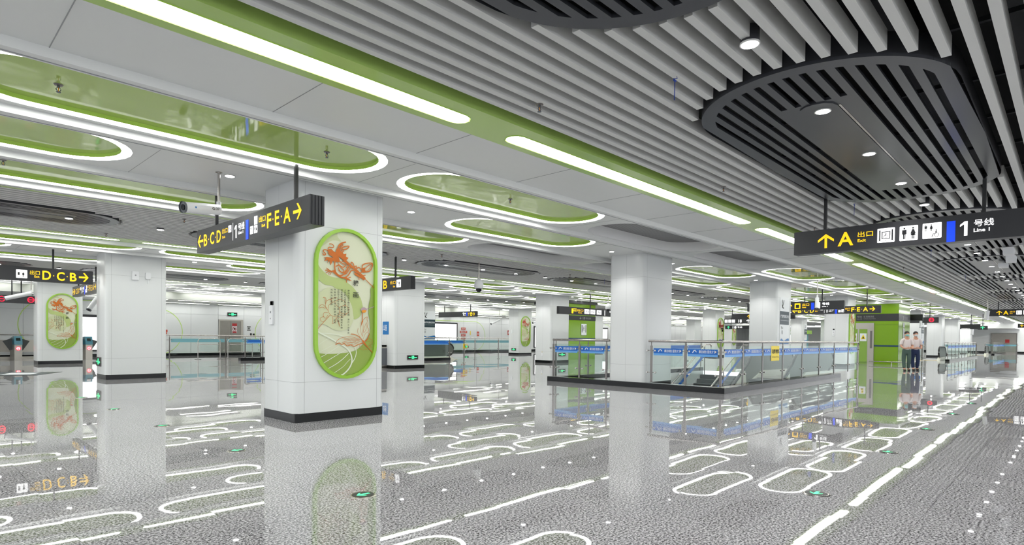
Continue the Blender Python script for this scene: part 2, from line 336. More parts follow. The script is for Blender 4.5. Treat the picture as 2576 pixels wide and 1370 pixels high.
A_STROKE=[('w',26,[(-482,-444),(-398,-486),(-289,-535),(-178,-592),(-49,-658),(33,-717),(83,-798),(101,-888),(84,-961),(35,-1034),(-30,-1090),(-95,-1132)]),('w',14,[(-437,-465),(-321,-471),(-179,-483),(-50,-511),(65,-554),(132,-636),(171,-725),(175,-785),(151,-859),(109,-925)]),('w',8,[(-457,-841),(-335,-782),(-241,-729),(-114,-650)]),('w',10,[(-411,-934),(-295,-872),(-177,-809),(-81,-760),(0,-724)]),('w',12,[(-333,-1018),(-239,-974),(-144,-922),(-48,-855),(42,-776)]),('w',8,[(-239,-1093),(-144,-1042),(-47,-980),(18,-915),(75,-865)]),('w',6,[(-473,-762),(-358,-707),(-241,-650)]),('w',6,[(-474,-649),(-397,-592),(-305,-542)]),('o',7,[(-305,903),(-258,905),(-227,876),(-250,852),(-305,853),(-324,829),(-312,802)]),('o',8,[(-328,800),(-382,808),(-401,778),(-362,746),(-389,722),(-416,748)]),('o',12,[(-155,856),(-131,909),(-83,944),(-19,966)]),('o',6,[(-139,879),(-99,913),(-67,917),(-123,867)]),('o',9,[(-115,846),(-51,890),(39,908),(-10,858),(-91,841)]),('o',7,[(-107,825),(-58,812),(-83,857)]),('o',10,[(-209,641),(-209,540),(-185,470),(-120,432),(-56,459),(-8,515),(25,576),(66,602)]),('o',18,[(-122,736),(-58,700),(8,648),(74,603),(158,551),(226,498),(294,451),(329,417)]),('o',8,[(-170,674),(-122,650),(-73,625),(-24,608),(-57,569),(-105,579),(-154,617)]),('o',7,[(-193,570),(-137,590),(-89,551),(-48,511),(-88,486),(-145,517)]),('o',7,[(-153,560),(-121,505),(-56,481),(-8,537)]),('o',6,[(-90,653),(-41,658),(8,611),(-8,559)]),('o',9,[(-184,463),(-120,418),(-39,410),(26,452),(66,514),(99,539),(141,528),(192,495)]),('o',8,[(-120,418),(-72,451),(-7,478),(50,556),(91,582)]),('o',6,[(-256,486),(-303,503),(-350,531)]),('o',7,[(-264,488),(-326,501),(-369,494)]),('o',6,[(-268,488),(-318,480),(-353,456)]),('o',5,[(-264,485),(-303,460),(-314,431)]),('o',5,[(-260,482),(-275,455),(-295,425)]),('o',6,[(26,400),(-3,376),(-6,332)]),('o',6,[(26,408),(71,426)]),('o',6,[(42,394),(51,366)]),('o',6,[(268,464),(337,477)]),('o',6,[(243,432),(213,415),(222,390)]),('o',6,[(277,428),(299,392)]),('o',8,[(66,617),(82,662),(115,636),(133,593),(166,611),(175,568),(208,593),(251,567),(276,540),(243,507),(192,517)]),('o',9,[(285,518),(276,622),(344,666),(462,681),(449,600),(397,543),(294,523)]),('o',6,[(302,542),(345,606),(457,677)]),('o',5,[(328,537),(397,580),(457,669)]),('o',6,[(329,417),(416,348),(504,278)]),('o',5,[(-483,-397),(-384,-289),(-283,-186)]),('o',3,[(-245,10),(-308,-36),(-319,-108),(-283,-178),(-204,-204),(-133,-166),(-129,-71),(-85,-40),(-20,-30),(29,-65),(29,-138),(-68,-156),(-125,-129)]),('o',3,[(-323,-115),(-362,-53),(-354,5),(-324,42),(-269,52),(-261,16),(-206,19),(-182,-30),(-129,-64)]),('o',3,[(-277,44),(-245,75),(-174,86)]),('o',3,[(-198,27),(-134,59),(-53,49),(-21,7),(-20,-30)]),('o',3,[(-362,-24),(-370,61),(-405,80),(-363,75),(-343,19)]),('o',3,[(-323,-115),(-401,-33),(-454,-50),(-469,-86),(-416,-69),(-362,-89)]),('o',3,[(-323,-151),(-385,-153),(-396,-204),(-361,-238),(-322,-187)]),('o',3,[(-384,-210),(-446,-234),(-438,-276),(-391,-289)]),('o',3,[(-244,-206),(-236,-263),(-251,-321),(-196,-284),(-188,-226)]),('o',3,[(-180,-225),(-140,-304),(-124,-362),(-140,-260)]),('o',3,[(-133,-173),(-68,-193),(-11,-169),(-3,-154)]),('o',3,[(-181,-211),(-116,-223),(-52,-207)]),('s',7,[(358,-69),(419,-48),(498,-22)]),('o',6,[(285,-128),(286,-248)]),('o',5,[(290,-256),(333,-209),(376,-193),(368,-231),(386,-291),(377,-359),(404,-396),(387,-442),(413,-472),(379,-548)]),('o',3,[(282,-278),(300,-353),(292,-443),(284,-511),(249,-399),(265,-309)]),('o',3,[(355,-284),(325,-353),(300,-443),(343,-412),(360,-284)]),('o',3,[(206,-377),(198,-445),(241,-519),(276,-556)]),('o',3,[(378,-435),(335,-473),(301,-548)]),('o',6,[(-190,-643),(-130,-614),(-82,-639),(-41,-621),(16,-661),(74,-643),(133,-669),(200,-643),(284,-613)]),('o',4,[(-190,-643),(-162,-577),(-82,-533),(16,-518),(131,-524),(250,-561)]),('o',3,[(216,-561),(82,-540),(-42,-544),(-17,-562),(98,-562),(233,-569)]),('o',3,[(233,-576),(49,-577),(-82,-606),(16,-610),(165,-591)]),('o',3,[(250,-591),(99,-606),(8,-628),(82,-643),(216,-606)]),('o',6,[(77,-473),(148,-480),(224,-516),(276,-561)]),('o',6,[(362,-659),(424,-720),(481,-773)]),('o',3,[(344,-591),(405,-545),(466,-575),(458,-636),(388,-666),(353,-636)]),('o',2,[(370,-598),(414,-583),(440,-613),(397,-636)]),('o',3,[(302,-621),(242,-636),(242,-696),(302,-726),(363,-704),(345,-666)]),('o',2,[(302,-644),(276,-681),(319,-696),(336,-666)]),('o',4,[(423,-666),(458,-693)]),('o',4,[(354,-712),(389,-727)]),('o',7,[(413,-469),(379,-545),(327,-591)])]
# ---------------------------------------------------------------- floor and outer walls
PX, PW = 9.71, 1.55
COLX = [4.08+PX*k for k in range(9)]
ROWY = [8.32, 19.67, 31.02]
CD = 1.11
well = (13.98, 6.32, 23.5, 11.3)
mb = MB(); mb.poly([(-14,-9,0), (97.2,-9,0), (97.2,39.6,0), (-14,39.6,0)],
                   [[(well[0],well[1],0), (well[0],well[3],0), (well[2],well[3],0), (well[2],well[1],0)]])
mb.box(-14,-9,-0.3,97.2,-8.9,-0.01)
tag(mb.build('floor', 'granite'), kind='structure')
mb = MB(); mb.box(-14, 39.4, 0, 97.2, 39.7, 3.35)
wb = tag(mb.build('wall_back', 'enamel_wall'), kind='structure')
# panel joints and curved green inlay lines of the wall
mb = MB()
for i in range(70): mb.box(-13+i*1.6, 39.392, 0.15, -12.992+i*1.6, 39.4, 3.3)
mb.box(-14, 39.392, 2.55, 97.2, 39.4, 2.558)
o = mb.build('panel_joint', 'plate_grey', wb)
mb = MB()
def arc(cx, cy, r, a0, a1, L=0):
    n = 30; pr = None
    for k in range(n+1):
        t = math.radians(a0+(a1-a0)*k/n); p = (cx+r*math.cos(t), cy+r*math.sin(t)); q = (cx+(r+0.035)*math.cos(t), cy+(r+0.035)*math.sin(t))
        if pr: mb.quad((pr[0][0],39.385,pr[0][1]), (p[0],39.385,p[1]), (q[0],39.385,q[1]), (pr[1][0],39.385,pr[1][1]))
        pr = (p, q)
arc(5.75, 1.75, 1.35, 90, 262); mb.box(5.7, 39.375, 3.1, 10.9, 39.385, 3.135)
arc(10.75, 1.45, 1.35, -90, 90)
arc(17.9, 1.45, 1.35, 110, 265)
arc(36.3, 1.4, 1.3, -90, 90); mb.box(28.5, 39.375, 2.7, 36.3, 39.385, 2.735)
arc(57.0, 1.5, 1.4, -30, 100)
mb.build('green_line', 'green_rim', wb)
mb = MB(); mb.box(-14, 39.33, 0, 97.2, 39.4, 0.16); tag(mb.build('baseboard_back', 'plinth'), kind='structure')
mb = MB(); mb.box(97, -9, 0, 97.3, 39.4, 3.35); tag(mb.build('wall_far', 'enamel_wall'), kind='structure')
mb = MB(); mb.box(96.93, -9, 0, 97, 39.4, 0.18); tag(mb.build('baseboard_far', 'plinth'), kind='structure')
# the wall beside the last columns with its lower soffit
mb = MB(); mb.box(88, 5.0, 2.95, 97, 12.0, 3.6); tag(mb.build('ceiling_step', 'ceiling_white'), kind='structure')

# stair well below the floor
mb = MB(); x0, y0, x1, y1 = well
mb.box(x0-0.1, y0-0.1, -5, x0, y1+0.1, -0.001); mb.box(x0-0.1, y1, -5, x1, y1+0.1, -0.001); mb.box(x0-0.1, y0-0.1, -5, x1, y0, -0.001)
tag(mb.build('wall_stairwell', 'well_wall'), kind='structure')
mb = MB(); mb.box(4, 5, -5.1, 26, 13, -5.0); tag(mb.build('floor_lower', 'granite'), kind='structure')

# ---------------------------------------------------------------- ceiling
ceil = empty('ceiling', (0,0,0), kind='structure')
ZC = 3.6
XA, XB = -7.0, 97.0
def sprism(mb, pts, z0, z1):
    n = len(pts); mb.add([(p[0],p[1],z0) for p in pts]+[(p[0],p[1],z1) for p in pts], [(i, (i+1) % n, (i+1) % n+n, i+n) for i in range(n)], True)
white, lip, green, joint = MB(), MB(), MB(), MB()
SLOTS = []     # (cx, cy, kind, row index, lane)
def lane(yc, half, cells, hl, r):   # a strip of ceiling with rounded openings
    done = XA
    for cx, kind in cells:
        if cx-hl-0.08 > done: white.quad((done,yc-half,ZC), (done,yc+half,ZC), (cx-hl-0.08,yc+half,ZC), (cx-hl-0.08,yc-half,ZC))
        a, b = cx-hl-0.08, cx+hl+0.08
        hole = [(p[0], p[1], ZC) for p in stadium(cx, yc, hl, r)]
        white.poly([(a,yc-half,ZC), (a,yc+half,ZC), (b,yc+half,ZC), (b,yc-half,ZC)], [hole])
        joint.box(b+0.1, yc-half, ZC-0.002, b+0.106, yc+half, ZC)
        done = b
    white.quad((done,yc-half,ZC), (done,yc+half,ZC), (XB,yc+half,ZC), (XB,yc-half,ZC))
HL, RR = 2.2, 0.72
for ri, yr in enumerate((8.88, 20.23, 31.58)):
    nmax = (20, 19, 18)[ri]
    la = []; lc = []; lb = []
    for k in range(-1, nmax):
        cx = 7.27+4.855*(k-1) if False else 2.415+4.855*k
        kind = 'mesh' if (ri == 0 and k in (2, 3)) else 'ring'
        la.append((cx, kind)); lc.append((cx, kind))
    for k in range(0, nmax//2+1): lb.append((9.71*k, 'ring'))
    for nm, off, cells, hl in (('outer', -1.90, la, HL), ('column', 0, lb, 2.12), ('inner', 1.90, lc, HL)):
        half = 0.825 if nm != 'column' else 0.90
        lane(yr+off if nm != 'column' else yr, half, cells, hl, RR)
        for cx, kind in cells: SLOTS.append((cx, yr+off, kind, ri, nm, hl))
    for sgn in (-1, 1):
        for a, b in ((0.90, 1.075), (2.725, 2.86)):
            y0_, y1_ = sorted((yr+sgn*a, yr+sgn*b))
            lip.box(XA, y0_, ZC-0.085, XB, y1_, ZC+0.02); joint.box(XA, y1_-0.05, ZC-0.089, XB, y1_-0.035, ZC-0.084)
# bands beside the slatted fields: (ya, yb) green bands and plain white bands
white.quad((XA,5.0,ZC), (XA,6.02,ZC), (XB,6.02,ZC), (XB,5.0,ZC))
for i in range(30): joint.box(0.93+i*1.83-0.003-7.4+0.02, 5.0, ZC-0.003, 0.93+i*1.83+0.004-7.4+0.02, 6.02, ZC)
BANDS = [(4.44, 5.0, 4.735, 8.25, 7.4, 6.75, 13, 'aisle'), (11.72, 12.28, 12.0, 13.75, 6.45, 5.95, 13, 'middle'), (16.75, 17.35, 17.03, 13.75, 6.45, 5.95, 13, 'middle far'),
         (23.1, 23.66, 23.38, 13.75, 6.45, 5.95, 12, 'rear'), (28.1, 28.7, 28.4, 13.75, 6.45, 5.95, 12, 'rear far'), (34.45, 35.0, 34.73, 13.75, 6.45, 5.95, 12, 'wall')]
for ya, yb, yl, cx, per, ln, n, nm in BANDS:
    green.quad((XA,ya,ZC), (XA,yb,ZC), (XB,yb,ZC), (XB,ya,ZC))
    green.box(XA, ya-0.02, ZC, XB, ya, ZC+0.16) if nm != 'middle' else None
    if nm in ('middle', 'rear'): green.box(XA, yb, ZC, XB, yb+0.02, ZC+0.16)
white.build('white_panel', 'ceiling_white', ceil); lip.build('lip_trim', 'ceiling_white', ceil)
green.build('green_band', 'green_band', ceil); joint.build('panel_joint', 'plate_grey', ceil)
# lower ceiling along the back wall, hidden half of the ceiling
mb = MB(); mb.box(XA, 35.0, 3.18, XB, 39.4, 3.6); mb.build('lower_ceiling', 'ceiling_low', ceil)
mb = MB(); mb.box(XA, -9, ZC, XB, -1.3, ZC+0.02); mb.build('side_ceiling', 'ceiling_white', ceil)
# dark void with services above the slats
mb = MB()
for ya, yb in ((-1.3, 4.44), (12.28, 16.75), (23.66, 28.1)):
    mb.quad((XA,ya,4.5), (XA,yb,4.5), (XB,yb,4.5), (XB,ya,4.5)); mb.quad((XA,ya,3.6), (XB,ya,3.6), (XB,ya,4.5), (XA,ya,4.5)); mb.quad((XA,yb,3.78), (XB,yb,3.78), (XB,yb,4.5), (XA,yb,4.5))
mb.quad((XB,-1.3,3.6), (XB,39,3.6), (XB,39,4.5), (XB,-1.3,4.5))
mb.build('service_void', 'void', ceil)
mb = MB()
for i in range(60): mb.box(XA+i*1.3, -1.2, 3.86, XA+i*1.3+0.04, 4.4, 3.90)
for y_ in (0.2, 1.1, 2.6): mb.box(XA, y_, 4.15, 60, y_+0.35, 4.4)
mb.build('service_rail', 'duct', ceil)
# slats, cut where the slotted oval panels hang
OVAL_A = dict(cx=8.25, per=7.4, cy=1.87, hl=3.02, r=1.12, n=range(-2, 9))
OVAL_B = dict(cx=13.62, per=6.45, cy=14.45, hl=2.5, r=0.82, n=range(-3, 7))
OVAL_C = dict(cx=13.62, per=6.45, cy=25.9, hl=2.5, r=0.82, n=range(-2, 5))
def slats(ya, yb, O, pitch, w, h, name, xb=XB):
    mb = MB(); y = ya
    while y < yb:
        cuts = []
        dy = abs(y+w/2-O['cy'])
        if dy < O['r']+0.06:
            e = O['hl']-O['r']+math.sqrt(max(0, (O['r']+0.06)**2-dy*dy))
            for k in O['n']: cuts.append((O['cx']+O['per']*k-e, O['cx']+O['per']*k+e))
        x = XA
        for a, b in sorted(cuts):
            if a > x: mb.box(x, y, ZC, a, y+w, ZC+h)
            x = max(x, b)
        if x < xb: mb.box(x, y, ZC, xb, y+w, ZC+h)
        y += pitch
    mb.build(name, 'slat', ceil)
slats(-1.2, 4.28, OVAL_A, 0.178, 0.068, 0.16, 'slat_field')
slats(12.33, 16.72, OVAL_B, 0.178, 0.068, 0.16, 'slat_field')
slats(23.7, 28.05, OVAL_C, 0.178, 0.068, 0.16, 'slat_field')

# slotted oval panels
def oval_panel(O, label):
    root = empty('oval_ceiling_panel', (0,0,0), label, 'ceiling panel')
    hl, r = O['hl'], O['r']; z = ZC-0.012
    def ext(y, inset):
        rr = r-inset; dy = abs(y)
        if dy >= rr: return 0
        return hl-r+math.sqrt(rr*rr-dy*dy)
    mb = MB()
    def band(ya, yb, fa, fb):
        m = 4
        for k in range(m):
            a, b = ya+(yb-ya)*k/m, ya+(yb-ya)*(k+1)/m
            mb.quad((fa(a),a,z), (fa(b),b,z), (fb(b),b,z), (fb(a),a,z))
    ns = 15 if r > 1 else 11
    pitch = 2*(r-0.12)/ns; sw = pitch*0.45; yy = -(r-0.12)
    edges = [-r]
    for k in range(ns):
        c = yy+pitch*(k+0.5); edges.append((c-sw/2, c+sw/2))
    prev = -r
    for c0, c1 in edges[1:]:
        band(prev, c0, lambda y: -ext(y, 0), lambda y: ext(y, 0))
        mid = abs((c0+c1)/2) < 0.36*r/1.12
        band(c0, c1, lambda y: -ext(y, 0), lambda y: -ext(y, 0.13)+0.02)
        band(c0, c1, lambda y: ext(y, 0.13)-0.02, lambda y: ext(y, 0))
        if mid: band(c0, c1, lambda y: -(hl*0.70), lambda y: hl*0.70)
        prev = c1
    band(prev, r, lambda y: -ext(y, 0), lambda y: ext(y, 0))
    o = mb.build('slotted_plate', 'slot_panel', root); sol = o.modifiers.new('s', 'SOLIDIFY'); sol.thickness = 0.03; sol.offset = -1
    mb = MB(); sprism(mb, stadium(0, 0, hl, r, 20), z, z+0.2); mb.build('side_band', 'slot_side', root)
    mb = MB(); w_ = 0.17*r/1.12; L = hl*0.70
    pts = [(p[0], p[1], z-0.012) for p in stadium(0, 0, L, w_, 6)]; mb.add(pts, [tuple(reversed(range(len(pts))))]); sprism(mb, [(p[0], p[1]) for p in pts], z-0.012, z)
    mb.build('lamp_strip', 'slot_panel', root)
    mb = MB(); mb.box(-L+w_, -w_-0.025, z-0.008, L-w_, -w_-0.006, z+0.001); mb.build('bright_edge', 'steel', root)
    return root
for O, place in ((OVAL_A, 'in the slats over the right-hand aisle'), (OVAL_B, 'in the slats behind the first column row'), (OVAL_C, 'in the slats behind the second column row')):
    root = None; idx = 0
    for k in O['n']:
        x = O['cx']+O['per']*k
        if x < -3: continue
        lb = '%s dark slotted oval panel %s' % (NTH[idx], place) if idx else 'dark slotted oval panel %s, nearest the camera' % place
        if root is None: root = oval_panel(O, lb); root.location = (x, O['cy'], 0); root['group'] = 'slotted oval ceiling panels'
        else: dup(root, (x, O['cy'], 0), lb)
        idx += 1

# ring lights and mesh recesses
def ring_light(hl, label):
    root = empty('oval_ring_light', (0,0,0), label, 'ceiling light', 'oval ring lights in the ceiling')
    out, inn = stadium(0, 0, hl, RR), stadium(0, 0, hl-0.115, RR-0.115); n = len(out); z = ZC+0.006
    mb = MB(); mb.add([(p[0],p[1],z) for p in out]+[(p[0],p[1],z) for p in inn], [(i, i+n, (i+1) % n+n, (i+1) % n) for i in range(n)])
    mb.build('light_band', 'led_ring', root)
    mb = MB(); sprism(mb, out, ZC-0.004, ZC+0.02); mb.build('edge_trim', 'ceiling_white', root)
    mb = MB(); sprism(mb, inn, z, z+0.045); mb.build('green_rim', 'green_rim', root)
    mb = MB(); mb.add([(p[0],p[1],z+0.045) for p in inn], [tuple(reversed(range(n)))]); mb.build('green_panel', 'green_gloss', root)
    return root
def mesh_recess(label):
    root = empty('oval_mesh_recess', (0,0,0), label, 'ceiling recess', 'mesh covered oval recesses above the stairwell')
    out = stadium(0, 0, HL, RR); n = len(out)
    mb = MB(); sprism(mb, out, ZC-0.003, ZC+0.22); mb.build('side_wall', 'recess_side', root)
    mb = MB(); mb.add([(p[0],p[1],ZC+0.22) for p in out], [tuple(reversed(range(n)))]); mb.build('mesh_panel', 'ceiling_mesh', root)
    return root
protoR = {}; protoM = None; cnt = {}
rown = ('first column row', 'second column row', 'third column row')
for cx, cy, kind, ri, nm, hl in SLOTS:
    side = {'outer': 'on the camera side of the', 'column': 'in line with the', 'inner': 'on the far side of the'}[nm]
    key = (kind, ri, nm); cnt[key] = cnt.get(key, 0)+1
    if kind == 'mesh':
        lb = '%s oval mesh recess above the stairwell %s %s' % (NTH[cnt[key]-1], side, rown[ri])
        if protoM is None: protoM = mesh_recess(lb); protoM.location = (cx, cy, 0)
        else: dup(protoM, (cx, cy, 0), lb)
    else:
        lb = '%s glowing green oval ring light %s %s' % (NTH[cnt[key]-1], side, rown[ri])
        if hl not in protoR: protoR[hl] = ring_light(hl, lb); protoR[hl].location = (cx, cy, 0)
        else: dup(protoR[hl], (cx, cy, 0), lb)
# linear lights
def linear(ln, w, label):
    root = empty('linear_light', (0,0,0), label, 'ceiling light', 'straight light strips in the green bands')
    pts = [(p[0], p[1], ZC-0.006) for p in stadium(0, 0, ln/2, w/2-0.001, 5)]
    mb = MB(); mb.add(pts, [tuple(reversed(range(len(pts))))]); sprism(mb, [(p[0], p[1]) for p in pts], ZC-0.006, ZC); mb.build('diffuser', 'led', root)
    mb = MB(); sprism(mb, stadium(0, 0, ln/2+0.012, w/2+0.012, 5), ZC-0.008, ZC); mb.build('frame', 'green_rim', root)
    return root
pl = {}
bn = {'aisle': 'beside the right-hand aisle slats', 'middle': 'behind the first column row', 'middle far': 'before the second column row', 'rear': 'behind the second column row',
      'rear far': 'before the third column row', 'wall': 'behind the third column row'}
for ya, yb, yl, cx, per, ln, n, nm in BANDS:
    w_ = 0.235 if nm == 'aisle' else 0.14
    for k in range(-2, n):
        x = cx+per*k
        if x+ln/2 < -2: continue
        i = k+2-(0 if cx-2*per+ln/2 >= -2 else 1)
        lb = '%s straight white light strip %s' % (NTH[max(0, i)], bn[nm])
        if (ln, w_) not in pl: pl[(ln, w_)] = linear(ln, w_, lb); pl[(ln, w_)].location = (x, yl, 0)
        else: dup(pl[(ln, w_)], (x, yl, 0), lb)
for i in range(13):
    for j, y_ in enumerate((35.7, 38.8)):
        o = dup(pl[(5.95, 0.14)], (13.75+6.45*(i-1)+j*3.2, y_, -0.42), '%s straight light strip %s back wall under the lower ceiling' % (NTH[i], ('away from the', 'close to the')[j]))

# unseen light strip rows beyond the aisle, added as fill light
for j, y_ in enumerate((-1.55, -3.4, -5.2, -7.0)):
    for i in range(13):
        dup(pl[(6.75, 0.235)], (0.85+7.4*i, y_, 0), '%s added fill light strip of the unseen %s row beyond the aisle' % (NTH[i], ('first', 'second', 'third', 'fourth')[j]))
# downlights
def downlight(label):
    root = empty('downlight', (0,0,0), label, 'downlight')
    mb = MB(); mb.tube([(0,0,0.0), (0,0,-0.012)], 0.075, 20); mb.build('trim_ring', 'lamp_rim', root)
    mb = MB(); c = [(0.062*math.cos(2*math.pi*k/20), 0.062*math.sin(2*math.pi*k/20), -0.0135) for k in range(20)]; mb.add(c, [tuple(reversed(range(20)))]); mb.build('lamp_face', 'lamp_face', root)
    mb = MB(); mb.tube([(0,0,0.0), (0,0,0.12)], 0.07, 16); mb.build('can', 'slot_side', root)
    return root
pd = None
spot = bpy.data.lights.new('downlight_beam', 'SPOT'); spot.energy = SPOT_W; spot.spot_size = math.radians(115); spot.spot_blend = 0.6; spot.shadow_soft_size = 0.06; spot.color = (1, 0.975, 0.95)
def add_down(x, y, z, label, group, beam=True):
    global pd
    if pd is None: pd = downlight(label); pd['group'] = group; r = pd; r.location = (x, y, z)
    else: r = dup(pd, (x, y, z), label, group)
    if beam:
        l = bpy.data.objects.new('downlight_beam', spot); COL.objects.link(l); l.location = (0, 0, -0.03); l.parent = r
    return r
for i in range(34):
    x = 0.92+1.8155*i
    ph = ((x-OVAL_A['cx']+3.7) % 7.4)-3.7
    add_down(x, 1.85, ZC-0.02, '%s round downlight in the line over the right-hand aisle' % NTH[i], 'downlights over the right-hand aisle', i < 16)
for i in range(26):
    x = 0.78+1.6125*i
    add_down(x, 14.45, ZC-0.02, '%s round downlight in the slats behind the first column row' % NTH[i], 'downlights behind the first column row', i % 2 == 0)
for i in range(20):
    add_down(2.39+1.6125*i, 25.9, ZC-0.02, '%s round downlight in the slats behind the second column row' % NTH[i], 'downlights behind the second column row', False)
for ri, yr in enumerate((8.88, 20.23, 31.58)):
    for k in range((8, 7, 6)[ri]):
        for j, dx in enumerate((-1.5, 1.72)):
            add_down(4.855+PX*k+dx, yr, ZC, 'round downlight %s the %s column of the %s' % (('before', 'beyond')[j], NTH[k], rown[ri]), 'downlights beside the columns', ri < 2)
for x, y in ((11.81, 6.63), (15.41, 6.64)): add_down(x, y, ZC+0.21, 'round downlight in the mesh recess near x %s' % '' if False else ('bright downlight in the %s mesh recess above the stairwell' % ('nearer' if x < 13 else 'farther')), 'downlights in the mesh recesses')
for x, y in ((11.8, 10.78), (15.4, 10.78)): add_down(x, y, ZC+0.21, 'downlight in the %s mesh recess behind the first column row' % ('nearer' if x < 13 else 'farther'), 'downlights in the mesh recesses')

# sprinklers
def sprinkler(label):
    root = empty('sprinkler', (0,0,0), label, 'sprinkler', 'fire sprinklers in the ceiling')
    mb = MB(); mb.tube([(0,0,0), (0,0,-0.012)], 0.04, 16, 0.03); mb.build('escutcheon', 'steel_dark', root)
    mb = MB(); mb.tube([(0,0,-0.01), (0,0,-0.03)], 0.012, 10)
    for s in (-1, 1): mb.tube([(0.01*s,0,-0.03), (0.02*s,0,-0.045), (0.005*s,0,-0.07)], 0.004, 6)
    mb.tube([(0,0,-0.07), (0,0,-0.074)], 0.02, 12); mb.build('frame_arm', 'cam_grey', root)
    mb = MB(); mb.tube([(0,0,-0.03), (0,0,-0.066)], 0.004, 8); mb.build('glass_bulb', 'art_y', root)
    return root
ps = None
SPR = [(1.08, 7.0, 3.65, 'green oval at the top left corner of the view'), (3.83, 6.97, 3.65, 'first green oval near the sign rod'), (7.22, 6.97, 3.65, 'green oval right of the first column'),
       (1.03, 10.6, 3.65, 'green oval behind the first column row at the left edge'), (10.45, 6.8, 3.82, 'nearer mesh recess, end toward the camera'), (13.1, 6.75, 3.82, 'nearer mesh recess, far end'), (16.3, 6.8, 3.82, 'farther mesh recess above the stairwell'),
       (4.4, 3.86, 3.6, 'near slats beside the green band'), (8.63, 3.87, 3.6, 'slats beside the second aisle light strip'), (12.9, 3.87, 3.6, 'slats beside the third aisle light strip'), (17.2, 3.87, 3.6, 'slats beyond the large hanging exit sign'), (21.5, 3.87, 3.6, 'slats beside the fourth aisle light strip'),
       (3.37, 16.16, 3.6, 'slats behind the left end of the first sign'), (2.94, 22.06, 3.65, 'green oval behind the second column row'), (10.57, 12.84, 3.6, 'slats right of the first column'),
       (14.5, 16.2, 3.6, 'slats before the dome camera'), (16.85, 13.23, 3.6, 'slats between two dark oval panels'), (4.0, 12.9, 3.6, 'slats left of the first column')]
for x, y, z, s in SPR:
    lb = 'small fire sprinkler in the '+s
    if ps is None: ps = sprinkler(lb); ps.location = (x, y, z)
    else: dup(ps, (x, y, z), lb)
# blue cable ties
pt = None
for x, y, s in ((4.72, 2.56, 'nearest, before the big oval panel'), (10.99, 2.68, 'behind the big oval panel'), (17.7, 2.61, 'beyond the hanging exit sign'), (25.1, 2.73, 'farthest over the aisle'), (18.8, 13.07, 'behind the first column row')):
    lb = 'thin blue cable tie hanging from slats, '+s
    if pt is None:
        mb = MB(); mb.tube([(0,0,0.02), (0.02,0,-0.02), (-0.03,0.01,-0.035), (-0.02,0,-0.05), (-0.025,0,-0.22)], 0.004, 5); mb.tube([(-0.035,0,-0.05), (-0.005,0,-0.05)], 0.009, 6)
        pt = mb.build('cable_tie', 'tie_blue'); tag(pt, lb, 'cable tie', 'blue cable ties'); pt.location = (x, y, ZC)
    else: o = dup(pt, (x, y, ZC), lb)
# ---------------------------------------------------------------- columns
def column(label):
    root = empty('column', (0,0,0), label, 'column')
    def rr(x0, y0, x1, y1, r, z, n=5):
        pts = []
        for cx, cy, a in ((x1-r, y1-r, 0), (x0+r, y1-r, 90), (x0+r, y0+r, 180), (x1-r, y0+r, 270)):
            for k in range(n+1):
                t = math.radians(a+90*k/n); pts.append((cx+r*math.cos(t), cy+r*math.sin(t), z))
        return pts
    mb = MB(); a = rr(0, 0, PW, CD, 0.1, 0.135); b = rr(0, 0, PW, CD, 0.1, ZC); n = len(a)
    mb.add(a+b, [(i, (i+1) % n, (i+1) % n+n, i+n) for i in range(n)], True); mb.add(a, [tuple(reversed(range(n)))])
    o = mb.build('cladding', 'enamel', root)
    mb = MB(); a = rr(0.012, 0.012, PW-0.012, CD-0.012, 0.02, 0, 2); mb.prism(a, (0, 0, 0.137)); mb.build('plinth', 'plinth', root)
    mb = MB()
    for z in (0.60, 2.96):
        a = rr(-0.0012, -0.0012, PW+0.0012, CD+0.0012, 0.1, z); b = rr(-0.0012, -0.0012, PW+0.0012, CD+0.0012, 0.1, z+0.004); mb.add(a+b, [(i, (i+1) % n, (i+1) % n+n, i+n) for i in range(n)])
    for x in (0.145, PW-0.145): mb.quad((x,-0.0012,0.137), (x+0.004,-0.0012,0.137), (x+0.004,-0.0012,ZC-0.01), (x,-0.0012,ZC-0.01))
    mb.quad((-0.0012,CD/2,0.137), (-0.0012,CD/2+0.004,0.137), (-0.0012,CD/2+0.004,ZC-0.01), (-0.0012,CD/2,ZC-0.01))
    mb.build('panel_joint', 'plate_grey', root)
    return root
pc = None
CL = {(0,0): 'large white column in front, with the big dragon art panel', (0,1): 'white column standing in the glass balustrade of the stairwell', (0,2): 'white column behind the escalators with a printed poster',
      (0,3): 'white column before the green lift shaft, art panel on its side', (0,4): 'white column just beyond the green lift shaft', (0,5): 'white column beyond the shaft, next to the red no-entry sign',
      (0,6): 'white column behind the first distant escalator', (0,7): 'white column behind the green arrow sign', (0,8): 'farthest white column along the right-hand aisle',
      (1,0): 'plain white column with two small boxes, left of the large front column', (1,1): 'white column with a green exit sign, just right of the large front column', (1,2): 'white column behind the left end of the stairwell balustrade',
      (2,0): 'white column at the left edge with an art panel', (2,3): 'distant white column with a red dragon art panel', (2,2): 'distant white column with a poster, behind the one with the green exit sign'}
for r, y in enumerate(ROWY):
    for k in range(9):
        if (r, k) in ((1, 8), (2, 8)): continue
        lb = CL.get((r, k)) or '%s white column of the %s column row' % (NTH[k], ('first', 'second', 'third')[r])
        if pc is None: pc = column(lb); pc.location = (COLX[k], y, 0); pc['group'] = 'columns of the concourse'
        else: dup(pc, (COLX[k], y, 0), lb)

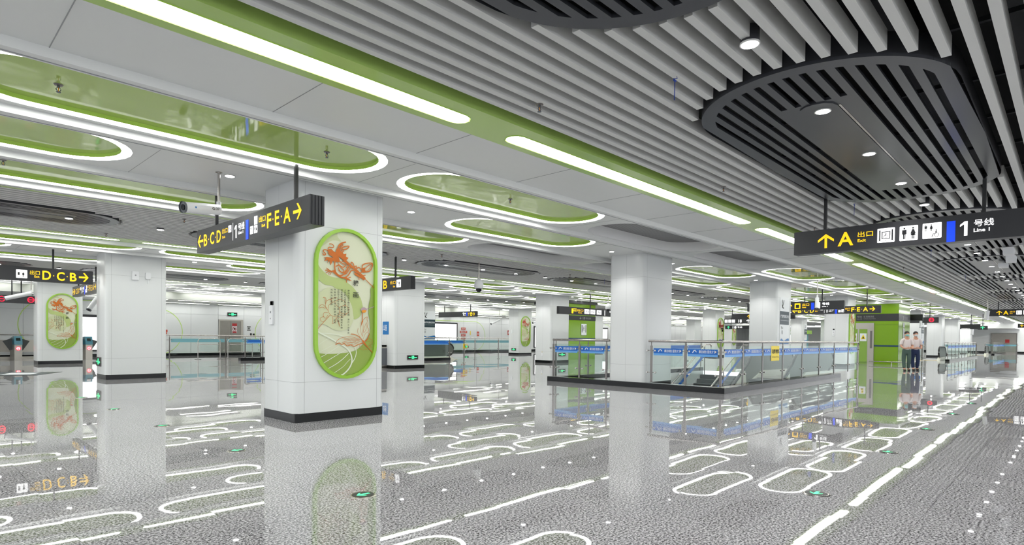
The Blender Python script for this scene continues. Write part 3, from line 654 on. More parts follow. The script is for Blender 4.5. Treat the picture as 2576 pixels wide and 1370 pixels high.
# ---------------------------------------------------------------- art panels
exec_fill = {'m': 'art_m', 'd': 'art_d', 'p2': 'art_p2', 'p3': 'art_p3', 'w': 'art_w', 'o': 'art_o', 's': 'art_s', 'y': 'art_y'}
def art_panel(label, loc, red=False, text=True):
    root = empty('art_panel', label=label, cat='art panel', group='oval art panels on the columns', mw=facing(loc, '-y'))
    w, h = 0.548, 1.175
    so = stadium(0, 0, h, w, 16, True); si = stadium(0, 0, h-0.05, w-0.05, 16, True); n = len(so)
    mb = MB()
    vs = [(p[0],p[1],0.05) for p in so]+[(p[0],p[1],0.056) for p in si]+[(p[0],p[1],0.0) for p in so]+[(p[0],p[1],0.008) for p in si]
    fs = []
    for i in range(n):
        j = (i+1) % n; fs += [(i, j, j+n, i+n), (i+2*n, j+2*n, j, i), (i+n, j+n, j+3*n, i+3*n)]
    mb.add(vs, fs); mb.build('rim', 'panel_rim', root)
    mb = MB(); mb.add([(p[0],p[1],0.008) for p in si], [tuple(range(n))]); mb.build('backing', 'art_p1', root)
    lim = lambda x, y: ((x, y) if True else None)
    iw, ih = w-0.052, h-0.052
    def clampp(p):
        x, y = p[0]/1000, p[1]/1000; cy = max(-(ih-iw), min(ih-iw, y)); dx, dy = x, y-cy; d = math.hypot(dx, dy)
        return (dx*iw/d, cy+dy*iw/d) if d > iw else (x, y)
    order = {'p2': 0.010, 'm': 0.013, 'p3': 0.016, 'd': 0.019, 'w': 0.022, 'o': 0.025, 's': 0.030, 'y': 0.0325}
    parts = {}
    for i, (c, pts) in enumerate(A_FILL):
        parts.setdefault(c, MB()).poly([clampp(p)+(order[c]+0.00012*i,) for p in (smooth_pts(pts+[pts[0]], 3)[:-1] if c != 'o' else pts)])
    for i, (c, wd, pts) in enumerate(A_STROKE):
        stroke(parts.setdefault(c, MB()), [clampp(p) for p in smooth_pts(pts, 3)], wd*(0.0018 if c == 'o' and wd > 5 else 0.0008 if c == 'w' else 0.00118)+0.001, order[c]+0.0022+0.00003*i)
    nm = {'p2': 'pale_hill', 'm': 'green_swirl', 'p3': 'pale_swirl', 'd': 'green_hill', 'w': 'white_veins', 'o': 'sugar_drawing', 's': 'ladle', 'y': 'syrup'}
    for c, mb in parts.items():
        m_ = exec_fill[c]
        if red and c == 'o': m_ = 'art_red'
        mb.build(nm[c], m_, root)
    mb = MB(); put_text(mb, '糖', 0.112, 0.29, 0.205, 0.385, 0.034, 0.008); put_text(mb, '画', 0.112, 0.105, 0.205, 0.19, 0.034, 0.008)
    if text:
        cols = (("糖画起源于明代的糖丞相", 30, 225, -190), ("清代小说家褚", 30, -225, -478), ("人获的《坚瓠补集》里载", -33, 229, -184), ("明俗每新祀神", -91, 225, 20), ("熔就糖浆，铸成各种", -90, -30, -397),
                ("动物及人物作为祀品", -150, 228, -100), ("祀品人物", -149, -140, -297), ("袍笏轩昂俨然文臣武将", -206, 232, -200), ("故时", -206, -245, -320), ("戏称为糖丞相", -265, 228, -41))
        for s_, x, ya, yb in cols:
            st = (ya-yb)/len(s_)
            for i, ch in enumerate(s_):
                cy = ya-st*(i+0.5); put_text(mb, ch, x/1000-0.016, cy/1000-0.015, x/1000+0.016, cy/1000+0.015, 0.034, 0.006)
    mb.build('lettering', 'ink', root)
    return root
art_panel('large oval panel with orange dragon drawing on the front column', (COLX[0]+0.83, ROWY[0]-0.002, 1.805))
art_panel('oval dragon panel on the column at the left edge', (COLX[0]+0.83, ROWY[2]-0.002, 1.805), text=True)
for (k, r, lb) in ((3, 0, 'oval art panel on the column before the green lift shaft'), (3, 2, 'distant oval panel with a red dragon drawing'),
                   (4, 1, 'small distant oval art panel right of the green shaft'), (7, 2, 'smallest oval art panel, seen left of the poster column')):
    art_panel(lb, (COLX[k]+0.78, ROWY[r]-0.002, 1.805), red=(r != 0), text=False)

# ---------------------------------------------------------------- hanging signs
def man(mb, x, y, s, woman=False, z=0.0052):   # simple standing figure, feet at (x, y), height s
    ring2(mb, x, y+0.91*s, 0, 0.075*s, z, 14)
    if woman: mb.poly([(x-0.07*s,y+0.81*s,z), (x+0.07*s,y+0.81*s,z), (x+0.2*s,y+0.42*s,z), (x+0.13*s,y+0.42*s,z), (x+0.2*s,y+0.3*s,z), (x-0.2*s,y+0.3*s,z), (x-0.13*s,y+0.42*s,z), (x-0.2*s,y+0.42*s,z)])
    else: mb.poly([(x-0.16*s,y+0.8*s,z), (x+0.16*s,y+0.8*s,z), (x+0.17*s,y+0.42*s,z), (x+0.11*s,y+0.42*s,z), (x+0.1*s,y+0.4*s,z), (x-0.1*s,y+0.4*s,z), (x-0.11*s,y+0.42*s,z), (x-0.17*s,y+0.42*s,z)])
    for d in (-0.055, 0.055): rect(mb, x+(d-0.04)*s, y, x+(d+0.04)*s, y+0.42*s, z)
def chair_man(mb, x, y, s, z=0.0052):
    ring2(mb, x, y+0.92*s, 0, 0.07*s, z, 12); ring2(mb, x+0.05*s, y+0.28*s, 0.21*s, 0.27*s, z, 20)
    stroke(mb, [(x, y+0.84*s), (x-0.02*s, y+0.45*s)], 0.13*s, z); stroke(mb, [(x-0.02*s, y+0.45*s), (x-0.3*s, y+0.42*s), (x-0.45*s, y+0.05*s)], 0.08*s, z); stroke(mb, [(x, y+0.68*s), (x-0.3*s, y+0.6*s)], 0.05*s, z)
def arrow(mb, x0, y0, x1, y1, way, z=0.004, t=0.2):   # arrow filling the rectangle
    w, h = x1-x0, y1-y0; q = lambda u, v: (x0+u*w, y0+v*h, z)
    if way in 'lr': T = (lambda u, v: q(u, v)) if way == 'r' else (lambda u, v: q(1-u, v)); a = 0.13
    else: T = (lambda u, v: q(v, u)) if way == 'u' else (lambda u, v: q(v, 1-u)); a = 0.13
    mb.poly([T(0, 0.5-t/2), T(0.75, 0.5-t/2), T(0.75, 0.5+t/2), T(0, 0.5+t/2)])
    e = 0.16
    mb.poly([T(1, 0.5), T(0.6, 1.0), T(0.6-e*1.1, 1.0), T(1-e*1.35, 0.5)]); mb.poly([T(1, 0.5), T(1-e*1.35, 0.5), T(0.6-e*1.1, 0), T(0.6, 0)])
class Sign:
    def __init__(s, name, way, loc, length, h, label, group='hanging direction signs', rods=True, ztop=None, th=0.16, mat_='black_box', rodx=None, rodtop=None):
        s.root = empty(name, label=label, cat='hanging sign', group=group, mw=facing(loc, way)); s.h = h; s.L = length
        mb = MB(); mb.box(0, 0, -th, length, h, 0); s.box = mb.build('housing', mat_, s.root)
        for e in (0, length):
            mb = MB(); a_, b_ = (e-0.012, e) if e == 0 else (e, e+0.012)
            for i in range(4): mb.box(a_, 0.004, -th+0.01+i*(th-0.02)/4, b_, h-0.004, -th+0.01+(i+0.62)*(th-0.02)/4)
            mb.build('end_cap', mat_, s.root)
        if rods:
            zt = (rodtop or ZC)+0.07-loc[2]
            for x in (rodx or (0.6, length-0.6)):
                mb = MB(); mb.box(x-0.022, h, -th/2-0.022, x+0.022, zt, -th/2+0.022); mb.build('hanger_rod', 'rod', s.root)
        s.g = {}
    def m(s, k): return s.g.setdefault(k, MB())
    def t(s, txt, x0, y0, x1, y1, col='y', bold=0.02):
        if any(ord(ch) > 255 for ch in txt): bold = min(bold, 0.01)
        put_text(s.m(col), txt, x0, y0, x1, y1, 0.004, bold)
    def done(s):
        nm = {'y': ('yellow_lettering', 'sign_yellow'), 'w': ('white_lettering', 'sign_white'), 'b': ('blue_bar', 'sign_blue'), 't': ('teal_bar', 'sign_teal'), 'k': ('pictogram', 'black_gloss'),
              'r': ('no_entry_symbol', 'sign_red'), 'g': ('green_arrow', 'sign_green'), 'n': ('grey_lettering', 'grey_text')}
        for k, mb in s.g.items(): mb.build(nm[k][0], nm[k][1], s.root)
        return s.root
    def exit_word(s, x0, x1, b): s.t('出口', x0, b+0.09, x1, b+0.17, bold=0.015); s.t('Exit', x0 if b else x0, b, x0+(x1-x0)*0.5, b+0.05)
    def dot(s, x, y): ring2(s.m('y'), x, y, 0, 0.014, 0.004, 12)
def fill_bcd_fea(S, X=lambda y: 11.11-y, det=True):
    z0 = 2.72
    arrow(S.m('y'), X(11.06), 2.80-z0, X(10.80), 3.01-z0, 'l')
    S.t('B', X(10.77), 2.80-z0, X(10.61), 3.00-z0); S.dot(X(10.55), 2.90-z0); S.t('C', X(10.48), 2.80-z0, X(10.30), 3.00-z0); S.dot(X(10.245), 2.90-z0); S.t('D', X(10.19), 2.80-z0, X(10.01), 3.0-z0)
    S.t('出口', X(9.955), 2.92-z0, X(9.735), 3.0-z0); S.t('Exit', X(9.95), 2.845-z0, X(9.83), 2.885-z0)
    def icon(xa, xb, ya, yb, kind):
        rrect(S.m('w'), xa, ya, xb, yb, 0.008)
        k = S.m('k'); h = yb-ya; cx = (xa+xb)/2
        if kind == 'wc': man(k, xa+(xb-xa)*0.28, ya+0.1*h, h*0.8); man(k, xa+(xb-xa)*0.74, ya+0.1*h, h*0.8, True); rect(k, cx-0.002, ya+0.1*h, cx+0.002, yb-0.1*h, 0.0052)
        if kind == 'ch': man(k, xa+(xb-xa)*0.2, ya+0.5*h, h*0.4); man(k, xa+(xb-xa)*0.45, ya+0.5*h, h*0.4, True); chair_man(k, xa+(xb-xa)*0.68, ya+0.08*h, h*0.5)
        if kind == 'lift':
            for u in (0.08, 0.84): rect(k, xa+(xb-xa)*u, ya+0.12*h, xa+(xb-xa)*(u+0.08), yb-0.12*h, 0.0052)
            for a_, b_, c_, d_ in ((0.27, 0.28, 0.73, 0.31), (0.27, 0.72, 0.73, 0.75), (0.27, 0.28, 0.3, 0.75), (0.7, 0.28, 0.73, 0.75)): rect(k, xa+(xb-xa)*a_, ya+h*b_, xa+(xb-xa)*c_, ya+h*d_, 0.0052)
            chair_man(k, cx, ya+0.33*h, h*0.38); arrow(k, cx-0.04*h, yb-0.2*h, cx+0.04*h, yb-0.1*h, 'u', 0.0052); arrow(k, cx-0.04*h, ya+0.1*h, cx+0.04*h, ya+0.2*h, 'd', 0.0052)
        if kind == 'baby':
            man(k, xa+(xb-xa)*0.68, ya+0.1*h, h*0.5); rect(k, xa+(xb-xa)*0.16, ya+0.42*h, xa+(xb-xa)*0.32, ya+0.75*h, 0.0052)
    S.icon = icon
    icon(X(9.70), X(9.58), 2.91-z0, 3.02-z0, 'baby')
    rect(S.m('w'), X(9.525), 2.77-z0, X(9.515), 3.045-z0)
    S.t('1', X(9.46), 2.795-z0, X(9.375), 2.995-z0, 'w', 0.015); S.t('号线', X(9.31), 2.90-z0, X(9.085), 3.01-z0, 'w'); S.t('Line 1', X(9.31), 2.84-z0, X(9.13), 2.885-z0, 'w')
    rect(S.m('b'), X(9.03), 2.73-z0, X(8.935), 3.02-z0)
    icon(X(8.735), X(8.622), 2.915-z0, 3.035-z0, 'lift'); icon(X(8.875), X(8.765), 2.79-z0, 2.905-z0, 'ch'); icon(X(8.735), X(8.622), 2.79-z0, 2.905-z0, 'wc')
    S.t('出口', X(8.57), 2.925-z0, X(8.35), 3.01-z0); S.t('Exit', X(8.475), 2.85-z0, X(8.36), 2.89-z0)
    S.t('F', X(8.30), 2.81-z0, X(8.165), 3.015-z0); S.dot(X(8.11), 2.915-z0); S.t('E', X(8.05), 2.815-z0, X(7.92), 3.02-z0); S.dot(X(7.85), 2.92-z0); S.t('A', X(7.79), 2.815-z0, X(7.58), 3.02-z0)
    arrow(S.m('y'), X(7.51), 2.82-z0, X(7.275), 3.03-z0, 'r')
S = Sign('hanging_sign', '-x', (3.65, 11.11, 2.72), 4.05, 0.38, 'dark hanging sign reading B C D and F E A before the front column', rodx=(0.63, 3.47), th=0.2)
fill_bcd_fea(S); S.done()
S = Sign('hanging_sign', '-x', (32.5, 10.80, 2.655), 4.05, 0.37, 'distant hanging sign B C D and F E A before the lift shaft', rodx=(0.63, 3.47))
fill_bcd_fea(S); S.done()
def fill_A(S, X=lambda y: 3.46-y, z0=2.74):
    arrow(S.m('y'), X(3.09), 2.81-z0, X(2.85), 3.04-z0, 'u', t=0.16); S.t('A', X(2.795), 2.82-z0, X(2.57), 3.04-z0)
    S.t('出口', X(2.51), 2.935-z0, X(2.30), 3.02-z0); S.t('Exit', X(2.51), 2.86-z0, X(2.395), 2.905-z0)
    fill_bcd_fea.__globals__['_'] = None
    def plate(xa, xb, ya, yb, kind):
        rrect(S.m('w'), xa, ya, xb, yb, 0.012); k = S.m('k'); h = yb-ya; w = xb-xa; cx = (xa+xb)/2
        if kind == 'wc': man(k, xa+w*0.26, ya+0.1*h, h*0.8); man(k, xa+w*0.74, ya+0.1*h, h*0.8, True); rect(k, cx-0.002, ya+0.1*h, cx+0.002, yb-0.1*h, 0.0052)
        if kind == 'ch': man(k, xa+w*0.17, ya+0.48*h, h*0.44); rect(k, xa+w*0.31, ya+0.5*h, xa+w*0.32, yb-0.06*h, 0.0052); man(k, xa+w*0.46, ya+0.48*h, h*0.44, True); chair_man(k, xa+w*0.72, ya+0.08*h, h*0.5)
        if kind == 'lift':
            for u in (0.1, 0.82): rect(k, xa+w*u, ya+0.12*h, xa+w*(u+0.08), yb-0.12*h, 0.0052)
            for a_, b_, c_, d_ in ((0.25, 0.25, 0.75, 0.30), (0.25, 0.71, 0.75, 0.76), (0.25, 0.30, 0.30, 0.71), (0.70, 0.30, 0.75, 0.71)): rect(k, xa+w*a_, ya+h*b_, xa+w*c_, ya+h*d_, 0.0052)
            chair_man(k, cx, ya+0.31*h, h*0.38); arrow(k, cx-0.05*h, yb-0.19*h, cx+0.05*h, yb-0.08*h, 'u', 0.0052); arrow(k, cx-0.05*h, ya+0.08*h, cx+0.05*h, ya+0.19*h, 'd', 0.0052)
    plate(X(2.24), X(2.01), 2.817-z0, 3.035-z0, 'lift'); plate(X(1.948), X(1.717), 2.815-z0, 3.035-z0, 'wc'); plate(X(1.66), X(1.43), 2.815-z0, 3.04-z0, 'ch')
    rect(S.m('b'), X(1.37), 2.742-z0, X(1.27), 3.037-z0)
    S.t('1', X(1.217), 2.81-z0, X(1.13), 3.015-z0, 'w', 0.015); S.t('号线', X(1.06), 2.925-z0, X(0.84), 3.025-z0, 'w'); S.t('Line 1', X(1.062), 2.85-z0, X(0.885), 2.90-z0, 'w')
S = Sign('hanging_sign', '-x', (10.5, 3.46, 2.74), 3.25, 0.38, 'large dark hanging sign reading A exit and Line 1 over the aisle', rodx=(0.45, 2.5), th=0.2); fill_A(S); S.done()
S = Sign('hanging_sign', '-x', (42.8, 3.60, 2.78), 3.25, 0.38, 'distant hanging sign reading A exit farther down the aisle', rodx=(0.45, 2.5)); fill_A(S, lambda y: 3.46-y); S.done()
S = Sign('hanging_sign', '-x', (70.3, 3.78, 2.65), 3.0, 0.36, 'farthest small hanging sign with yellow letter E at the right edge'); arrow(S.m('y'), 0.15, 0.08, 0.4, 0.3, 'u'); S.t('E', 0.5, 0.08, 0.66, 0.3); S.done()
# D C B sign
S = Sign('hanging_sign', '-y', (-0.15, 20.3, 2.69), 4.06, 0.375, 'hanging sign reading D C B at the left edge', rodx=(0.9, 3.17)); X = lambda x: x+0.15
S.t('D', X(2.774), 0.06, X(2.962), 0.30); S.dot(X(3.02), 0.18); S.t('C', X(3.088), 0.055, X(3.262), 0.295); S.dot(X(3.32), 0.18); S.t('B', X(3.381), 0.06, X(3.533), 0.295)
arrow(S.m('y'), X(3.587), 0.065, X(3.811), 0.31, 'r'); S.t('出口', X(2.511), 0.175, X(2.722), 0.29); S.t('Exit', X(2.604), 0.10, X(2.714), 0.16)
rrect(S.m('w'), X(2.225), 0.065, X(2.457), 0.285, 0.012); k = S.m('k'); man(k, X(2.375), 0.09, 0.14); rect(k, X(2.26), 0.14, X(2.30), 0.22, 0.0052); S.done()
S = Sign('hanging_sign', '-x', (4.72, 27.86, 2.69), 4.05, 0.38, 'hanging sign seen edge-on between the two left columns', rodx=(0.63, 3.4)); fill_bcd_fea(S); S.done()
S = Sign('hanging_sign', '-x', (9.97, 17.5, 2.64), 4.04, 0.365, 'hanging sign half hidden right of the large front column', rodx=(0.6, 3.2)); X = lambda y: 17.5-y
rrect(S.m('w'), X(14.13), 0.07, X(13.92), 0.29, 0.01); man(S.m('k'), X(14.0), 0.1, 0.15); rect(S.m('k'), X(14.10), 0.2, X(14.08), 0.24, 0.0052); S.t('出口', X(14.45), 0.17, X(14.18), 0.27); S.t('Exit', X(14.3), 0.08, X(14.2), 0.13); S.t('B', X(14.8), 0.06, X(14.6), 0.3); S.done()
S = Sign('hanging_sign', '-x', (27.6, 33.85, 2.73), 4.05, 0.37, 'small distant hanging sign Line 1 exit near the back wall', rodx=(0.6, 3.4)); X = lambda u: u
S.t('1', 2.65, 0.08, 2.78, 0.3, 'w', 0.015); S.t('号线', 2.82, 0.18, 3.02, 0.28, 'w'); S.t('Line 1', 2.82, 0.09, 3.0, 0.14, 'w'); rect(S.m('b'), 3.07, 0.05, 3.16, 0.31)
S.t('出口', 3.22, 0.18, 3.42, 0.28); S.t('Exit', 3.24, 0.09, 3.36, 0.14); rrect(S.m('y'), 3.46, 0.06, 3.66, 0.29, 0.02); rect(S.m('k'), 3.5, 0.12, 3.62, 0.2, 0.0052); arrow(S.m('y'), 3.7, 0.06, 3.92, 0.3, 'r'); S.done()
S = Sign('hanging_sign', '-x', (27.5, 11.1, 2.635), 4.05, 0.375, 'distant hanging sign Line 1 exit above the B C D sign', rodx=(0.9, 3.2)); X = lambda y: 11.1-y
arrow(S.m('y'), 1.75, 0.06, 1.99, 0.31, 'u', t=0.16); rrect(S.m('y'), 2.1, 0.06, 2.34, 0.3, 0.02); rrect(S.m('k'), 2.15, 0.1, 2.29, 0.24, 0.01, 0.0052); S.t('出口', 2.42, 0.18, 2.7, 0.29); S.t('Exit', 2.42, 0.09, 2.58, 0.15)
rect(S.m('b'), 2.78, 0.02, 2.9, 0.31); S.t('1', 3.0, 0.06, 3.14, 0.32, 'w', 0.015); S.t('号线', 3.22, 0.19, 3.5, 0.31, 'w'); S.t('Line 1', 3.22, 0.11, 3.44, 0.16, 'w'); S.done()
S = Sign('hanging_sign', '-y', (22.0, 17.9, 2.47), 8.2, 0.37, 'hanging sign with white Line 18 lettering before the far green shaft', rodx=(2.6, 6.4), rodtop=3.6)
X = lambda px: {1434: 0.84, 1530: 8.9}.get(px)
S.t('F', 0.95, 0.06, 1.35, 0.3); S.t('出口', 1.4, 0.17, 1.9, 0.28); S.t('Exit', 1.5, 0.08, 1.8, 0.13)
for i, kx in enumerate((2.0, 2.5, 3.05)): rrect(S.m('w'), kx, 0.07, kx+0.42, 0.3, 0.02); (man(S.m('k'), kx+0.14, 0.1, 0.17), man(S.m('k'), kx+0.3, 0.1, 0.17, True))
rect(S.m('w'), 3.75, 0.04, 3.8, 0.31); S.t('往 天府机场北', 4.2, 0.2, 5.0, 0.29, 'w'); S.t('Tianfu Airport', 4.4, 0.13, 5.0, 0.17, 'w', 0.01); S.t('18', 5.1, 0.07, 5.7, 0.31, 'w', 0.015); S.t('号线', 5.8, 0.19, 6.3, 0.28, 'w'); S.t('Line 18', 5.8, 0.1, 6.25, 0.14, 'w')
rect(S.m('t'), 6.35, 0.04, 6.6, 0.31); arrow(S.m('w'), 6.7, 0.06, 7.1, 0.3, 'u'); S.done()
S = Sign('hanging_sign', '-x', (38.8, 16.7, 2.66), 4.0, 0.37, 'distant hanging sign with arrow and letter E beside the poster column', rodx=(1.5, 3.2)); arrow(S.m('y'), 1.05, 0.06, 1.3, 0.31, 'u'); S.t('E', 1.42, 0.06, 1.56, 0.3); S.done()
S = Sign('hanging_sign', '-x', (43.5, 19.3, 2.53), 4.0, 0.36, 'distant hanging sign with white pictograms under the letter E sign')
for i in range(3): rrect(S.m('w'), 0.05+i*0.28, 0.07, 0.28+i*0.28, 0.3, 0.02)
S.t('18', 1.1, 0.07, 1.35, 0.3, 'w', 0.015); arrow(S.m('w'), 1.7, 0.06, 1.95, 0.3, 'u'); S.done()
S = Sign('hanging_sign', '-x', (60.0, 26.5, 2.42), 4.0, 0.36, 'small far hanging sign with green arrow and 18'); arrow(S.m('g'), 0.2, 0.06, 0.5, 0.3, 'u'); S.t('18', 0.8, 0.06, 1.2, 0.3, 'w'); S.t('号线', 1.3, 0.1, 1.8, 0.28, 'w'); S.done()
S = Sign('hanging_sign', '-x', (60.0, 36.2, 2.42), 3.4, 0.36, 'small far hanging sign with red letters left of the distant columns'); S.t('严禁', 0.3, 0.08, 1.1, 0.3, 'r'); S.t('18 号线', 2.0, 0.08, 3.2, 0.3, 'w'); S.done()
# displays beyond the shaft
S = Sign('display_sign', '-x', (42.9, 8.6, 2.58), 1.9, 0.38, 'blank black hanging display right of the green lift shaft', 'hanging displays', mat_='black_gloss', rodx=(0.7,)); S.done()
S = Sign('display_sign', '-x', (48.4, 8.9, 2.59), 2.23, 0.38, 'black hanging display with red no-entry symbol', 'hanging displays', rodx=(1.75,)); ring2(S.m('r'), 1.85, 0.19, 0.10, 0.145); rect(S.m('r'), 1.75, 0.17, 1.95, 0.21); S.done()
S = Sign('display_sign', '-x', (60.0, 6.8, 2.36), 1.28, 0.40, 'black hanging display with row of white letters, far aisle', 'hanging displays', mat_='black_gloss', rodx=(0.7,)); S.t('列车服务终止', 0.08, 0.02, 0.65, 0.07, 'w', 0.0); S.done()
S = Sign('display_sign', '-x', (61.0, 5.75, 2.33), 0.6, 0.3, 'small hanging display with glowing green arrow', 'hanging displays', rodx=(0.3,)); arrow(S.m('g'), 0.17, 0.04, 0.43, 0.27, 'u'); S.done()
S = Sign('gate_display', '-y', (2.0, 31.7, 2.52), 2.55, 0.32, 'long black display with two red no-entry symbols over the ticket gates', 'hanging displays', rodx=(1.35, 1.65, 2.4), rodtop=3.5)
for cx in (1.02, 1.92+0.03): ring2(S.m('r'), cx, 0.16, 0.085, 0.115); rect(S.m('r'), cx-0.09, 0.145, cx+0.09, 0.175)
S.done()
# ---------------------------------------------------------------- glass balustrades
def film_band(u0, u1, root, z0=0.875, z1=1.06, w=0.012, light=True, kind='blue', txt=True):
    mb = MB(); rect(mb, u0, z0+(0.055 if kind == 'blue' else 0), u1, z1, w); mb.build('film_stripe', 'film_blue' if kind == 'blue' else 'film_frost', root)
    if kind == 'blue':
        mb = MB(); rect(mb, u0, z0, u1, z0+0.055, w); mb.build('film_stripe', 'film_light', root)
        if txt:
            mb = MB(); L = u1-u0; c = (z0+0.055+z1)/2
            put_text(mb, '廉洁诚信 服务大众', u0+L*0.38, c-0.038, u0+L*0.92, c+0.04, w+0.003, 0.01)
            stroke(mb, [(u0+L*0.17, c-0.03), (u0+L*0.2, c+0.02), (u0+L*0.25, c+0.035), (u0+L*0.30, c-0.01)], 0.02, w+0.003); mb.build('film_lettering', 'print_white', root)
def balustrade(name, label, way, loc, posts, panels, rail, ztop=1.25, z0=0.15, zg=(0.19, 1.135), band='blue', group='glass balustrades', small=False, txt=True, ends=True):
    root = empty(name, label=label, cat='balustrade', group=group, mw=facing(loc, way))
    mb = MB(); r = 0.032 if not small else 0.026
    pts = [(rail[0], ztop, 0), (rail[1], ztop, 0)]
    mb.tube(pts, r, 10); mb.build('handrail', 'steel', root)
    for u in posts:
        mb = MB(); mb.box(u-0.028, z0, -0.014, u+0.028, ztop-0.12, 0.014)
        mb.tube([(u, ztop-0.13, 0), (u, ztop-0.02, 0)], 0.013, 8)
        p = mb.build('post', 'steel_dark', root)
        mb = MB()
        for z in (0.42, 1.0):
            zz = z*(1 if z0 < 0.3 else 1)
            mb.tube([(u-0.12, zz+0.0, 0.0), (u+0.12, zz, 0.0)], 0.011, 6); mb.tube([(u-0.12, zz, -0.02), (u-0.12, zz, 0.03)], 0.024, 8); mb.tube([(u+0.12, zz, -0.02), (u+0.12, zz, 0.03)], 0.024, 8)
        mb.build('glass_clamp', 'steel', p)
    for a, b in panels:
        mb = MB(); mb.box(a, zg[0], -0.005, b, zg[1], 0.005); g = mb.build('glass_panel', 'glass', root)
        if band: film_band(a+0.01, b-0.01, g, kind=band, txt=txt)
    return root
def spans(posts, gap=0.06): return [(a+gap, b-gap) for a, b in zip(posts[:-1], posts[1:])]
# front of the stairwell: left of the column, right of the column (viewer looks along +x)
ZP = 0.14
py = [11.48, 10.5, 9.55]; u = [11.5-y for y in py]
balustrade('balustrade', 'glass balustrade of the stairwell left of the white column', '-x', (13.86, 11.5, 0), u, spans(u), (0, 2.05))
py = [8.12, 7.15, 6.22]; u = [8.2-y for y in py]
balustrade('balustrade', 'glass balustrade at the front corner of the stairwell', '-x', (13.86, 8.2, 0), u, spans(u), (0.0, 2.02))
px_ = [13.95, 15.13, 16.45, 18.0, 19.7, 21.4, 23.1, 24.9, 26.2]; u = [x-13.86 for x in px_]
balustrade('balustrade', 'long glass balustrade along the escalator side of the stairwell', '-y', (13.86, 6.2, 0), u[1:], spans(u), (0, 12.4))
mb = MB(); mb.tube([(26.26, 6.2, 1.25), (26.4, 6.2, 1.22), (26.4, 6.2, 1.0), (26.25, 6.2, 0.97)], 0.03, 8); o = mb.build('handrail_end', 'steel'); tag(o, 'curved steel rail end closing the long stairwell balustrade', 'handrail end')
px_ = [13.95, 15.6, 17.3, 19.0, 20.7, 22.3, 23.6]; u = [x-13.86 for x in px_]
balustrade('balustrade', 'glass balustrade along the back side of the stairwell', '-y', (13.86, 11.46, 0), u, spans(u), (0, 9.8), txt=False)
mb = MB()
for x0_, y0_, x1_, y1_ in ((13.71, 6.05, 13.98, 11.6), (13.98, 6.05, 23.4, 6.32), (13.98, 11.3, 23.5, 11.6)): mb.box(x0_, y0_, 0, x1_, y1_, ZP)
tag(mb.build('stairwell_kerb', 'plinth'), 'low black stone kerb around the stairwell', 'kerb')

# ---------------------------------------------------------------- stairs
st = empty('staircase', (0,0,0), 'stone staircase going down inside the glass stairwell', 'stairs')
mb = MB(); edge = MB(); y0_, y1_ = 9.6, 11.28
for i in range(26):
    x = 23.5-0.3*i; z = -0.16*(i+1)
    mb.box(x-0.3, y0_, z-0.5, x, y1_, z); edge.box(x-0.3, y0_+0.02, z-0.001, x-0.27, y1_-0.02, z+0.003)
mb.build('steps', 'stair_stone', st); edge.build('nosing_strips', 'plate_grey', st)
SL = 0.16/0.3
for y in (9.62, 11.2):
    mb = MB(); mb.tube([(23.9, y, 1.1), (23.5, y, 1.1), (13.9, y, 1.1-9.6*SL)], 0.028, 8); mb.tube([(23.9, y, 1.1), (24.0, y, 1.05), (24.0, y, 0.8), (23.9, y, 0.75)], 0.022, 8); mb.build('handrail', 'steel', st)
    for i in range(6):
        x = 23.4-1.7*i; z = -(23.5-x)*SL
        mb = MB(); mb.box(x-0.02, y-0.012, z-0.1, x+0.02, y+0.012, z+1.05); mb.build('post', 'steel_dark', st)
    mb = MB(); a, b = 23.4, 14.5; za, zb = -(23.5-a)*SL, -(23.5-b)*SL
    mb.quad((a, y, za+0.15), (b, y, zb+0.15), (b, y, zb+0.95), (a, y, za+0.95)); mb.build('glass_panel', 'glass', st)
    mb = MB(); mb.quad((a, y-0.006, za+0.66), (b, y-0.006, zb+0.66), (b, y-0.006, zb+0.8), (a, y-0.006, za+0.8)); mb.build('film_stripe', 'film_blue', st)
mb = MB(); mb.prism([(23.6, 9.5, 0.14), (23.6, 9.5, -0.3), (14.0, 9.5, -0.3-9.6*SL), (14.0, 9.5, 0.14-9.6*SL)], (0, 0.1, 0)); mb.build('stringer', 'plinth', st)

